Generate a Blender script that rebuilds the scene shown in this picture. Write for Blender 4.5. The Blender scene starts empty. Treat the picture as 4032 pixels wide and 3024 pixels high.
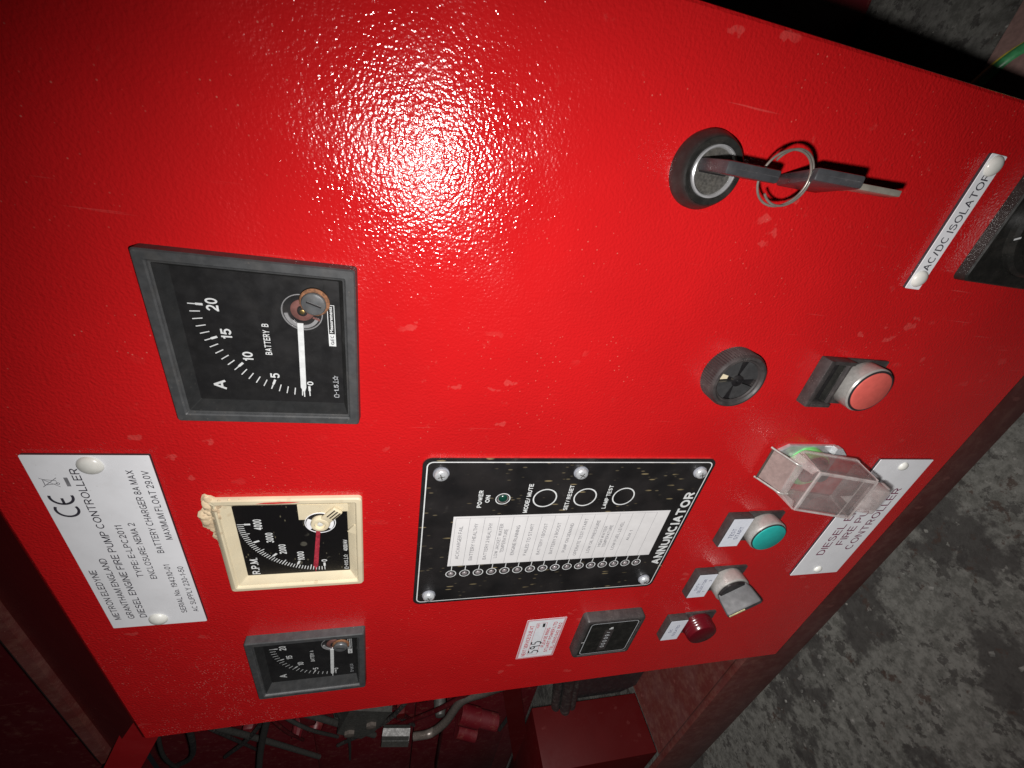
import bpy, bmesh, math, random
from mathutils import Vector, Matrix
random.seed(7)
S = bpy.context.scene
COL = S.collection
MM = 0.001
# panel frame used below: u = right, v = up, z = out of the panel (all in mm); world X = u, Y = -z, Z = v
def W(u, v, z): return Vector((u * MM, -z * MM, v * MM))

# ------------------------------------------------------------------ camera
cd = bpy.data.cameras.new('camera'); cam = bpy.data.objects.new('camera', cd); COL.objects.link(cam)
RT = Vector((0.16127993, -0.18097264, -0.97017405))
DN = Vector((-0.85484890, -0.51686102, -0.04569517))
FW = Vector((-0.49317557, 0.83672193, -0.23806357))
m = Matrix.Identity(4)
for i in range(3):
    m[i][0] = RT[i]; m[i][1] = -DN[i]; m[i][2] = -FW[i]
CAM = Vector((0.12154323, -0.16774409, -0.02196349))
m.translation = CAM
cam.matrix_world = m
cd.sensor_width = 36.0; cd.lens = 1629.633 * 36.0 / 4032.0
cd.clip_start = 0.002; cd.clip_end = 60.0
S.camera = cam
# ------------------------------------------------------------------ world (a dark plant room)
wd = bpy.data.worlds.new('World'); S.world = wd; wd.use_nodes = True
bg = wd.node_tree.nodes['Background']; bg.inputs[0].default_value = (0.55, 0.6, 0.7, 1); bg.inputs[1].default_value = 0.006
# ------------------------------------------------------------------ the phone's flash, the only lamp
FL = W(106, -25, 165)
ld = bpy.data.lights.new('phone_flash', 'SPOT'); lo = bpy.data.objects.new('phone_flash', ld); COL.objects.link(lo)
lo.location = FL; lo.rotation_euler = (FW + .06 * RT + .08 * DN).normalized().to_track_quat('-Z', 'Y').to_euler()
ld.energy = 1.0; ld.shadow_soft_size = 0.0032; ld.spot_size = math.radians(147); ld.spot_blend = 0.88
ld.color = (1.0, 0.97, 0.95)
ld.use_nodes = True
nt = ld.node_tree; em = nt.nodes['Emission']; fo = nt.nodes.new('ShaderNodeLightFalloff')
fo.inputs['Strength'].default_value = 1.0; fo.inputs['Smooth'].default_value = 0.0
FLASH_CONSTANT, FLASH_LINEAR = 57.0, 3.0
ad = nt.nodes.new('ShaderNodeMath'); ad.operation = 'MULTIPLY'; ad.inputs[1].default_value = FLASH_CONSTANT
qd = nt.nodes.new('ShaderNodeMath'); qd.operation = 'MULTIPLY_ADD'; qd.inputs[1].default_value = FLASH_LINEAR
nt.links.new(fo.outputs['Constant'], ad.inputs[0]); nt.links.new(fo.outputs['Linear'], qd.inputs[0]); nt.links.new(ad.outputs[0], qd.inputs[2])
nt.links.new(qd.outputs[0], em.inputs['Strength'])
# ------------------------------------------------------------------ view
S.view_settings.view_transform = 'Standard'; S.view_settings.look = 'None'
S.view_settings.exposure = 0.0; S.view_settings.gamma = 1.0; S.view_settings.use_curve_mapping = False
S.render.engine = 'CYCLES'
S.cycles.max_bounces = 8; S.cycles.transparent_max_bounces = 16

# ================================================================== materials
class NT:
    def __init__(s, name):
        s.m = bpy.data.materials.new(name); s.m.use_nodes = True
        s.t = s.m.node_tree; s.b = s.t.nodes['Principled BSDF']
        s.out = s.t.nodes['Material Output']
        s.tc = s.t.nodes.new('ShaderNodeTexCoord')
    def n(s, typ, **kw):
        o = s.t.nodes.new(typ)
        for k, v in kw.items(): setattr(o, k, v)
        return o
    def l(s, a, b): s.t.links.new(a, b)
    def co(s, scale=(1, 1, 1), rot=(0, 0, 0), loc=(0, 0, 0)):
        mp = s.n('ShaderNodeMapping'); mp.inputs['Scale'].default_value = scale
        mp.inputs['Rotation'].default_value = rot; mp.inputs['Location'].default_value = loc
        s.l(s.tc.outputs['Object'], mp.inputs['Vector']); return mp.outputs[0]
    def noise(s, sc, det=2, rough=.5, co=None, dist=0):
        o = s.n('ShaderNodeTexNoise'); o.inputs['Scale'].default_value = sc; o.inputs['Detail'].default_value = det
        o.inputs['Roughness'].default_value = rough; o.inputs['Distortion'].default_value = dist
        s.l(co if co else s.tc.outputs['Object'], o.inputs['Vector']); return o.outputs[0]
    def vor(s, sc, co=None, out='Distance', rnd=1.0):
        o = s.n('ShaderNodeTexVoronoi'); o.inputs['Scale'].default_value = sc; o.inputs['Randomness'].default_value = rnd
        s.l(co if co else s.tc.outputs['Object'], o.inputs['Vector']); return o.outputs[out]
    def ramp(s, f, a, b, va=0.0, vb=1.0):
        o = s.n('ShaderNodeMapRange'); o.interpolation_type = 'SMOOTHSTEP'
        for i, x in zip(('From Min', 'From Max', 'To Min', 'To Max'), (a, b, va, vb)): o.inputs[i].default_value = x
        s.l(f, o.inputs['Value']); return o.outputs[0]
    def mul(s, a, b):
        o = s.n('ShaderNodeMath', operation='MULTIPLY')
        for i, x in enumerate((a, b)):
            if isinstance(x, (int, float)): o.inputs[i].default_value = x
            else: s.l(x, o.inputs[i])
        return o.outputs[0]
    def mix(s, f, a, b):
        o = s.n('ShaderNodeMix', data_type='RGBA')
        for k, x in ((0, f), (6, a), (7, b)):
            if isinstance(x, (int, float)): o.inputs[k].default_value = x
            elif isinstance(x, tuple): o.inputs[k].default_value = x + (1,)
            else: s.l(x, o.inputs[k])
        return o.outputs[2]
    def bump(s, h, dist, strength=1.0, normal=None):
        o = s.n('ShaderNodeBump'); o.inputs['Distance'].default_value = dist; o.inputs['Strength'].default_value = strength
        s.l(h, o.inputs['Height'])
        if normal: s.l(normal, o.inputs['Normal'])
        return o.outputs[0]
    def set(s, **kw):
        for k, v in kw.items():
            k = k.replace('_', ' ')
            if isinstance(v, tuple): s.b.inputs[k].default_value = v + (1,)
            elif isinstance(v, (int, float)): s.b.inputs[k].default_value = v
            else: s.l(v, s.b.inputs[k])
        return s

def plain(name, col, rough=.5, metal=0., var=.15, vs=300., bump=0., bs=900., dust=0., dcol=(.35, .31, .27), ds=700., dth=.2, spec=.5, **kw):
    k = NT(name)
    c = k.mix(k.ramp(k.noise(vs, 3, .6), .3, .7), tuple(x * (1 - var) for x in col), tuple(min(1, x * (1 + var)) for x in col))
    if dust:
        f = k.mul(k.ramp(k.vor(ds), dth, dth * .4), k.ramp(k.noise(ds * .12, 3), .42, .62))
        f2 = k.mul(k.ramp(k.noise(120, 4, .65), .45, .75), .35)
        mx = k.n('ShaderNodeMath', operation='MAXIMUM'); k.l(f, mx.inputs[0]); k.l(f2, mx.inputs[1])
        c = k.mix(k.mul(mx.outputs[0], dust), c, dcol)
    k.set(Base_Color=c, Metallic=metal, Specular_IOR_Level=spec)
    k.set(Roughness=k.ramp(k.noise(vs * .7, 3), .25, .75, max(.02, rough - .08), min(1, rough + .08)))
    if bump: k.set(Normal=k.bump(k.noise(bs, 3, .6), bump * MM))
    k.set(**kw)
    return k.m

def red_paint(name, col=(.50, .010, .0115), peel=.34, ps=800., dirt=1.0, rough=.13, rust=0.0, grit=False, spec=.5):
    k = NT(name)
    base = k.mix(k.ramp(k.noise(22, 3), .35, .7), tuple(x * .93 for x in col), col)
    # pale scuffs, each with its own outline
    nz = k.n('ShaderNodeTexNoise'); nz.inputs['Scale'].default_value = 190; nz.inputs['Detail'].default_value = 3
    k.l(k.tc.outputs['Object'], nz.inputs['Vector'])
    vm = k.n('ShaderNodeVectorMath', operation='MULTIPLY_ADD'); k.l(nz.outputs['Color'], vm.inputs[0]); vm.inputs[1].default_value = (.007, .007, .007); k.l(k.co((1, 1, .55), (0, .5, 0)), vm.inputs[2])
    a = k.mul(k.ramp(k.vor(85, co=vm.outputs[0]), .20, .15), k.ramp(k.noise(14, 2), .54, .63))
    b = k.mul(k.ramp(k.noise(150, 4, .7), .60, .78), k.ramp(k.noise(9, 2), .42, .62))
    sp = k.mul(k.ramp(k.vor(330), .13, .05), k.ramp(k.noise(30, 2), .50, .66))
    sc = k.mul(k.ramp(k.noise(60, 2, .5, co=k.co((9, 1, .35), (0, .9, 0))), .70, .78), k.ramp(k.noise(12, 2), .5, .66))
    c = k.mix(k.mul(a, .10 * dirt), base, (.75, .30, .26))
    c = k.mix(k.mul(b, .14 * dirt), c, (.55, .22, .18))
    c = k.mix(k.mul(sp, .32 * dirt), c, (.62, .34, .26))
    c = k.mix(k.mul(sc, .18 * dirt), c, (.70, .25, .22))
    if grit:      # fine pale grit clinging to the panel's upper left corner
        sx = k.n('ShaderNodeSeparateXYZ'); k.l(k.tc.outputs['Object'], sx.inputs[0])
        gm = k.mul(k.mul(k.ramp(sx.outputs['X'], -.06, -.20), k.ramp(sx.outputs['Z'], .36, .50)), k.ramp(k.noise(11, 3), .3, .6))
        c = k.mix(k.mul(k.mul(k.ramp(k.vor(620), .30, .12), k.ramp(k.noise(120, 2), .40, .62)), k.mul(gm, .75)), c, (.55, .32, .28))
    if rust:
        r = k.mul(k.ramp(k.noise(90, 6, .75), .62 - .35 * rust, .80 - .25 * rust), .8)
        c = k.mix(r, c, k.mix(k.noise(160, 4, .7), (.055, .018, .014), (.115, .038, .027)))
    k.set(Base_Color=c, Specular_IOR_Level=spec)
    k.set(Roughness=k.ramp(k.noise(24, 6, .7), .35, .72, rough - .03, rough + .13 + .3 * rust))
    if peel:
        h1 = k.noise(ps, 1.5, .45); h2 = k.noise(ps * .42, 1, .5)
        n1 = k.bump(h2, peel * .30 * MM); k.set(Normal=k.bump(h1, peel * MM, normal=n1))
    return k.m

M = {}
M['red'] = red_paint('red_powder_coat', grit=True)
M['red_dimmed'] = red_paint('dimmed_red_paint', (.036, .0006, .0008), peel=.05, dirt=.15, rough=.6, spec=.12)  # red darkened in the colour where the flash should fall off with distance
M['red_hood'] = red_paint('shaded_hood_paint', (.13, .003, .004), peel=.1, dirt=.4, rough=.4, spec=.25)  # the hood's shade is put into its paint colour
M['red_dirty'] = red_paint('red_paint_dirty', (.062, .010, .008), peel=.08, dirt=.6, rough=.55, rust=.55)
M['red_old'] = red_paint('red_paint_old', (.26, .006, .008), peel=.05, dirt=.8, rough=.35, rust=.12)
M['red_dark'] = red_paint('dimmed_engine_red', (.050, .002, .004), peel=.05, dirt=.3, rough=.45, rust=.3, spec=.25)  # darkened base colour stands in for the flash fading with distance
M['bezel'] = plain('charcoal_bezel_plastic', (.048, .050, .052), .5, bump=.02, bs=2500, dust=.5, dcol=(.13, .115, .10), ds=420)
M['holder'] = plain('black_moulded_plastic', (.035, .030, .030), .55, bump=.03, bs=2200, dust=.55, dcol=(.16, .14, .13), ds=900, dth=.3)
M['sounder'] = plain('sounder_black_plastic', (.038, .038, .039), .45, dust=.4, dcol=(.08, .075, .07), ds=500)
M['inner_wall'] = plain('meter_inner_wall', (.020, .021, .022), .6, spec=.15, dust=.35, dcol=(.07, .065, .06), ds=400)
M['lock_plastic'] = plain('worn_black_lock_ring', (.020, .019, .018), .42, dust=.5, dcol=(.09, .08, .075), ds=500)
M['black'] = plain('black_plastic', (.012, .011, .012), .38, dust=.4, dcol=(.10, .09, .08), ds=800)
M['gloss_black'] = plain('gloss_black_plastic', (.014, .014, .013), .32, dust=.5, dcol=(.10, .09, .08), ds=900, bump=.01)
M['dial'] = plain('black_dial', (.008, .008, .009), .42, dust=.16, dcol=(.07, .065, .06), ds=520, dth=.12)
M['white_ink'] = plain('white_ink', (.70, .72, .72), .5, var=.08)
M['dim_ink'] = plain('worn_white_ink', (.48, .50, .52), .5, var=.12)
M['white_plastic'] = plain('white_engraved_laminate', (.81, .82, .85), .38, var=.03, vs=40, dust=.22, dcol=(.36, .33, .30), ds=260, dth=.12)
M['rivet'] = plain('white_rivet_plastic', (.64, .64, .60), .32, var=.05, bump=.01, bs=1500)
M['laminate_edge'] = plain('laminate_dark_edge', (.03, .025, .03), .5)
M['black_ink'] = plain('black_engraving', (.035, .032, .045), .6)
M['plum_ink'] = plain('plum_engraving', (.17, .03, .075), .6)
M['blue_ink'] = plain('blue_grey_print', (.10, .11, .19), .6)
M['grey_print'] = plain('grey_print', (.20, .20, .215), .6)
M['paper'] = plain('paper_insert', (.72, .71, .71), .7, var=.04, vs=90)
M['label_paper'] = plain('white_label_insert', (.70, .73, .80), .55, var=.03)
M['sticker'] = plain('white_sticker', (.74, .76, .80), .45, var=.04)
M['sticker_red'] = plain('sticker_red_print', (.52, .05, .07), .5, var=.2, vs=900)
M['marker'] = plain('black_marker', (.015, .013, .014), .55)
M['cream'] = plain('yellowed_cream_plastic', (.66, .58, .41), .36, var=.07, vs=60, dust=.35, dcol=(.30, .16, .06), ds=160, dth=.25, bump=.01)
M['glue'] = plain('old_cream_sealant', (.60, .47, .31), .42, var=.22, vs=220, dust=.55, dcol=(.33, .10, .06), ds=200, bump=.25, bs=420)
M['red_smear'] = plain('red_paint_smear', (.52, .03, .03), .4)
M['chrome'] = plain('worn_chrome', (.55, .55, .56), .2, .55, var=.1)
M['zinc'] = plain('zinc_plated_steel', (.56, .58, .60), .3, .35, var=.12, vs=900, bump=.02, bs=1800)
M['satin'] = plain('satin_metal_bezel', (.40, .385, .365), .36, .35, var=.1, vs=400, dust=.35, dcol=(.28, .25, .22), ds=900)
M['steel'] = plain('brushed_steel', (.38, .29, .27), .32, .4, var=.12, dust=.3, dcol=(.30, .2, .18))
M['lock_face'] = plain('scratched_lock_face', (.12, .115, .105), .34, .5, var=.3, vs=900, bump=.04, bs=900, dust=.5, dcol=(.26, .24, .18), ds=800, dth=.2)
M['key_plastic'] = plain('grey_key_plastic', (.045, .046, .05), .32, dust=.4, dcol=(.22, .20, .20), bump=.02)
M['key_steel'] = plain('key_blade_steel', (.36, .34, .29), .3, .5, bump=.05, bs=700)
M['wire'] = plain('ring_wire', (.24, .215, .19), .3, .4)
M['teal'] = plain('teal_button', (.018, .34, .31), .5, var=.05, bump=.01, bs=2500)
M['salmon'] = plain('faded_red_button', (.60, .105, .085), .52, var=.06, bump=.01, bs=2500)
M['salmon_frame'] = plain('dark_cap_rim', (.02, .02, .022), .45)
M['lever'] = plain('grey_selector_plastic', (.050, .050, .053), .55, var=.25, vs=150, dust=.4, dcol=(.16, .16, .16), ds=350)
M['mark_yellow'] = plain('pale_yellow_mark', (.75, .68, .38), .5)
M['rust'] = plain('rusty_washer', (.23, .10, .045), .75, var=.4, vs=700, bump=.1, bs=900)
M['pewter'] = plain('grey_zero_adjuster', (.11, .115, .12), .33, .3, bump=.03, dust=.4)
M['copper'] = plain('copper_bridge', (.36, .16, .14), .35, .6)
M['brass'] = plain('brass_screw', (.45, .32, .12), .35, .9)
M['red_pointer'] = plain('red_pointer', (.36, .03, .05), .45, var=.3, vs=500)
M['led'] = plain('unlit_led', (.20, .18, .185), .2, var=.2, spec=.7)
M['led_socket'] = plain('led_socket', (.05, .045, .045), .5)
M['green_led'] = plain('green_led_lens', (.006, .045, .03), .18, spec=.7)
M['green'] = plain('green_button_part', (.16, .60, .18), .4)
M['grey_cast'] = plain('grey_casting', (.034, .034, .031), .5, .2, bump=.3, bs=300, dust=.7, dcol=(.02, .012, .01), ds=120)  # engine grey darkened in the colour for the missing falloff
M['dark_steel'] = plain('oily_steel', (.10, .085, .075), .35, .4, bump=.05)
M['rubber'] = plain('black_cable_rubber', (.014, .013, .013), .5, dust=.4)
M['cable_green'] = plain('earth_cable_green', (.03, .16, .06), .4)
M['cable_yellow'] = plain('earth_cable_yellow', (.45, .36, .05), .4)
M['grit'] = plain('pale_grit', (.08, .077, .07), .8, var=.5, vs=120)
M['pink_board'] = plain('dusty_board', (.13, .075, .065), .8, bump=.1, bs=500)

def glass_mat(name, tint=(1, 1, 1), gloss=.06, haze=0., hazecol=(.5, .5, .5), rough=.05):
    k = NT(name); t = k.t; t.nodes.remove(k.b)
    tr = k.n('ShaderNodeBsdfTransparent'); tr.inputs[0].default_value = tint + (1,)
    gl = k.n('ShaderNodeBsdfGlossy'); gl.inputs['Roughness'].default_value = rough
    fr = k.n('ShaderNodeLayerWeight'); fr.inputs[0].default_value = .5
    pw = k.n('ShaderNodeMath', operation='POWER'); k.l(fr.outputs['Facing'], pw.inputs[0]); pw.inputs[1].default_value = 4.0
    ma = k.n('ShaderNodeMath', operation='MULTIPLY_ADD'); k.l(pw.outputs[0], ma.inputs[0]); ma.inputs[1].default_value = .8; ma.inputs[2].default_value = .04
    mx = k.n('ShaderNodeMixShader'); k.l(k.mul(ma.outputs[0], gloss), mx.inputs[0]); k.l(tr.outputs[0], mx.inputs[1]); k.l(gl.outputs[0], mx.inputs[2])
    o = mx.outputs[0]
    if haze:
        df = k.n('ShaderNodeBsdfDiffuse'); df.inputs[0].default_value = hazecol + (1,)
        m2 = k.n('ShaderNodeMixShader'); k.l(k.ramp(k.noise(160, 4, .6), .2, .8, haze * .6, haze * 1.4), m2.inputs[0])
        k.l(o, m2.inputs[1]); k.l(df.outputs[0], m2.inputs[2]); o = m2.outputs[0]
    k.l(o, k.out.inputs['Surface']); return k.m
M['glass'] = glass_mat('meter_glass', (.97, .97, .97), 1.0, .012, (.4, .38, .35))
M['clear'] = glass_mat('clear_polycarbonate', (.92, .89, .89), 1.5, .17, (.46, .41, .40), .07)
M['clear_edge'] = glass_mat('clear_polycarbonate_edge', (.90, .87, .87), 1.0, .30, (.62, .56, .54), .1)
M['clear_glint'] = glass_mat('painted_cover_glint', (.92, .89, .89), 2.5, .34, (.72, .66, .64), .06)  # paler haze colour paints highlights along the cover's edges
M['washer_clear'] = glass_mat('clear_nylon_washer', (.8, .82, .88), 1.0, .4, (.6, .62, .7), .2)
k = NT('red_lamp_lens'); k.set(Base_Color=(.085, .004, .008), Roughness=.22, Specular_IOR_Level=.6, Subsurface_Weight=0.0); M['red_lens'] = k.m

# annunciator face: black film with ochre flecks, longer along the plate's height
k = NT('annunciator_film')
fl1 = k.mul(k.ramp(k.vor(330, co=k.co((1, 1, .36))), .20, .09), k.ramp(k.noise(60, 3), .46, .58))
fl2 = k.mul(k.ramp(k.vor(170, co=k.co((1.5, 1, .33), (0, .06, 0))), .17, .10), k.ramp(k.noise(35, 3), .45, .57))
c = k.mix(k.ramp(k.noise(45, 4), .3, .7), (.010, .0095, .010), (.020, .018, .018))
c = k.mix(k.mul(fl1, .55), c, (.20, .165, .10)); c = k.mix(k.mul(fl2, .75), c, (.30, .24, .13))
c = k.mix(k.mul(k.ramp(k.noise(90, 5, .7), .62, .8), .25), c, (.12, .11, .10))
k.set(Base_Color=c, Roughness=k.ramp(k.noise(80, 4), .3, .7, .32, .5)); M['film'] = k.m

# tachometer dial: like the others but peppered with dirt
k = NT('dirty_tachometer_dial')
f1 = k.mul(k.ramp(k.vor(300, co=k.co((.5, 1, 1.2))), .16, .07), k.ramp(k.noise(70, 3), .45, .58))
f2 = k.mul(k.ramp(k.vor(95), .22, .17), k.ramp(k.noise(60, 3), .52, .62))
c = k.mix(k.mul(f1, .5), (.007, .0065, .007), (.22, .20, .13)); c = k.mix(k.mul(f2, .35), c, (.20, .19, .15))
k.set(Base_Color=c, Roughness=.35); M['tach_dial'] = k.m

# concrete, tones darkened in place of the flash's distance falloff
k = NT('stained_concrete')
n1 = k.noise(13, 7, .66); n2 = k.noise(120, 7, .72); n3 = k.noise(5, 4, .6)
c = k.mix(k.ramp(n2, .36, .62), (.044, .043, .038), (.086, .084, .076))
c = k.mix(k.mul(k.ramp(k.noise(85, 6, .68), .55, .60), .7), c, (.014, .012, .011))
c = k.mix(k.mul(k.ramp(n1, .50, .57), .8), c, (.017, .015, .014))
c = k.mix(k.mul(k.ramp(k.noise(48, 6, .7, co=k.co((1, 1, 1), loc=(3, 1, 0))), .60, .66), .8), c, (.026, .015, .011))
c = k.mix(k.mul(k.ramp(k.noise(95, 4, .6, co=k.co((1, 1, 1), loc=(7, 3, 0))), .65, .69), .6), c, (.12, .116, .106))
c = k.mix(k.mul(k.ramp(n3, .46, .66), .5), c, (.020, .019, .018))
k.set(Base_Color=c, Roughness=.85, Specular_IOR_Level=.25)
k.set(Normal=k.bump(n1, 1.5 * MM, normal=k.bump(n2, .9 * MM))); M['concrete'] = k.m

# ================================================================== mesh helpers (u, v, z in mm)
def rr(u0, u1, v0, v1, r=0., n=5):
    if r <= 0: return [(u0, v0), (u1, v0), (u1, v1), (u0, v1)]
    p = []
    for cx, cy, a in ((u1 - r, v0 + r, -90), (u1 - r, v1 - r, 0), (u0 + r, v1 - r, 90), (u0 + r, v0 + r, 180)):
        for i in range(n + 1):
            t = math.radians(a + 90 * i / n); p.append((cx + r * math.cos(t), cy + r * math.sin(t)))
    return p
def circ(cu, cv, r, n=48, a0=0.): return [(cu + r * math.cos(a0 + 2 * math.pi * i / n), cv + r * math.sin(a0 + 2 * math.pi * i / n)) for i in range(n)]

class MB:
    def __init__(s): s.bm = bmesh.new(); s.mx = Matrix.Identity(4)
    def v(s, u, v, z): return s.bm.verts.new(s.mx @ Vector((u, v, z)))
    def box(s, u0, u1, v0, v1, z0, z1, bev=0., seg=2):
        b = bmesh.new()
        vs = [b.verts.new((x, y, z)) for z in (z0, z1) for y in (v0, v1) for x in (u0, u1)]
        for f in ((0, 2, 3, 1), (4, 5, 7, 6), (0, 1, 5, 4), (2, 6, 7, 3), (0, 4, 6, 2), (1, 3, 7, 5)): b.faces.new([vs[i] for i in f])
        if bev: bmesh.ops.bevel(b, geom=list(b.edges), offset=bev, segments=seg, affect='EDGES', profile=.5)
        s.add(b); return s
    def add(s, b):
        mp = {}
        for v in b.verts: mp[v] = s.v(*v.co)
        for f in b.faces: s.bm.faces.new([mp[v] for v in f.verts])
        b.free()
    def loft(s, loops, cap0=False, cap1=True, close=True):
        # loops: list of (pts2d, z) or (pts3d)
        rings = []
        for L in loops:
            if isinstance(L, tuple): rings.append([s.v(p[0], p[1], L[1]) for p in L[0]])
            else: rings.append([s.v(*p) for p in L])
        n = len(rings[0])
        for a, b in zip(rings, rings[1:]):
            for i in range(n if close else n - 1):
                j = (i + 1) % n; s.bm.faces.new((a[i], a[j], b[j], b[i]))
        if cap0: s.bm.faces.new(rings[0][::-1])
        if cap1: s.bm.faces.new(rings[-1])
        return s
    def prism(s, pts, z0, z1): return s.loft([(pts, z0), (pts, z1)], True, True)
    def lathe(s, prof, cu=0., cv=0., n=48, cap0=False, cap1=True):
        return s.loft([(circ(cu, cv, r, n), z) for r, z in prof], cap0, cap1)
    def flat(s, pts, z):
        s.bm.faces.new([s.v(p[0], p[1], z) for p in pts]); return s
    def ring(s, outer, inner, z):
        a = [s.v(p[0], p[1], z) for p in outer]; b = [s.v(p[0], p[1], z) for p in inner]; n = len(a)
        for i in range(n): s.bm.faces.new((a[i], a[(i + 1) % n], b[(i + 1) % n], b[i]))
        return s
    def tube(s, pts, r, n=10, cap=True):
        P = [Vector(p) for p in pts]; rings = []; up = None
        for i, p in enumerate(P):
            t = (P[min(i + 1, len(P) - 1)] - P[max(i - 1, 0)]).normalized()
            if up is None: up = t.orthogonal().normalized()
            up = (up - t * up.dot(t)).normalized(); w = t.cross(up)
            rad = r[i] if isinstance(r, (list, tuple)) else r
            rings.append([tuple(p + (up * math.cos(2 * math.pi * k / n) + w * math.sin(2 * math.pi * k / n)) * rad) for k in range(n)])
        return s.loft(rings, cap, cap)
    def stroke(s, pts, w, z):
        # flat line of width w through 2-D points
        n = len(pts); L = []; R_ = []
        for i in range(n):
            a = Vector(pts[max(i - 1, 0)]); b = Vector(pts[min(i + 1, n - 1)]); t = (b - a).normalized(); q = Vector((-t.y, t.x)) * w / 2
            L.append((pts[i][0] + q.x, pts[i][1] + q.y)); R_.append((pts[i][0] - q.x, pts[i][1] - q.y))
        lv = [s.v(*p, z) for p in L]; rv = [s.v(*p, z) for p in R_]
        for i in range(n - 1): s.bm.faces.new((rv[i], rv[i + 1], lv[i + 1], lv[i]))
        return s
    def done(s, name, mat, parent=None, o=(0, 0), smooth=35, oz=0):
        bmesh.ops.recalc_face_normals(s.bm, faces=list(s.bm.faces))
        for v in s.bm.verts:
            u, vv, z = v.co; v.co = W(u - o[0], vv - o[1], z - oz)
        me = bpy.data.meshes.new(name); s.bm.to_mesh(me); s.bm.free()
        if smooth:
            me.polygons.foreach_set('use_smooth', [True] * len(me.polygons)); me.set_sharp_from_angle(angle=math.radians(smooth))
        me.materials.append(M[mat] if isinstance(mat, str) else mat)
        ob = bpy.data.objects.new(name, me); COL.objects.link(ob)
        if parent is not None: ob.parent = parent
        return ob

class T:
    """a thing: an Empty at its base on the panel; parts are added relative to it"""
    def __init__(s, name, label, cat, o, group=None, z=0):
        s.e = bpy.data.objects.new(name, None); COL.objects.link(s.e); s.e.location = W(o[0], o[1], z); s.e.empty_display_size = .01
        s.e['label'] = label; s.e['category'] = cat
        if group: s.e['group'] = group
        s.o = o; s.z = z
    def part(s, mb, name, mat, smooth=35, parent=None): return mb.done(name, mat, parent or s.e, s.o, smooth, s.z)
    def text(s, txt, u0, u1, v, cap, z, mat, name='lettering', bold=0., parent=None, shear=0., rot=0.):
        ob = text_mesh(txt, u0 - s.o[0], u1 - s.o[0], v - s.o[1], cap, z - s.z, mat, name, bold, shear); ob.parent = parent or s.e; return ob

_tc = {}
def raw_text(txt, bold, shear):
    key = (txt, bold, shear)
    if key in _tc: return _tc[key]
    cu = bpy.data.curves.new('t', 'FONT'); cu.body = txt; cu.offset = bold; cu.resolution_u = 3; cu.shear = shear; cu.size = 1.0
    ob = bpy.data.objects.new('t', cu); COL.objects.link(ob)
    bpy.context.view_layer.update()
    dg = bpy.context.evaluated_depsgraph_get(); me = ob.evaluated_get(dg).to_mesh()
    vs = [tuple(v.co) for v in me.vertices]; fs = [tuple(p.vertices) for p in me.polygons]
    ob.evaluated_get(dg).to_mesh_clear(); bpy.data.objects.remove(ob); bpy.data.curves.remove(cu)
    _tc[key] = (vs, fs); return _tc[key]
def cap_h(bold):
    vs, _ = raw_text('H', bold, 0.); return min(v[1] for v in vs), max(v[1] for v in vs)
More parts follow.
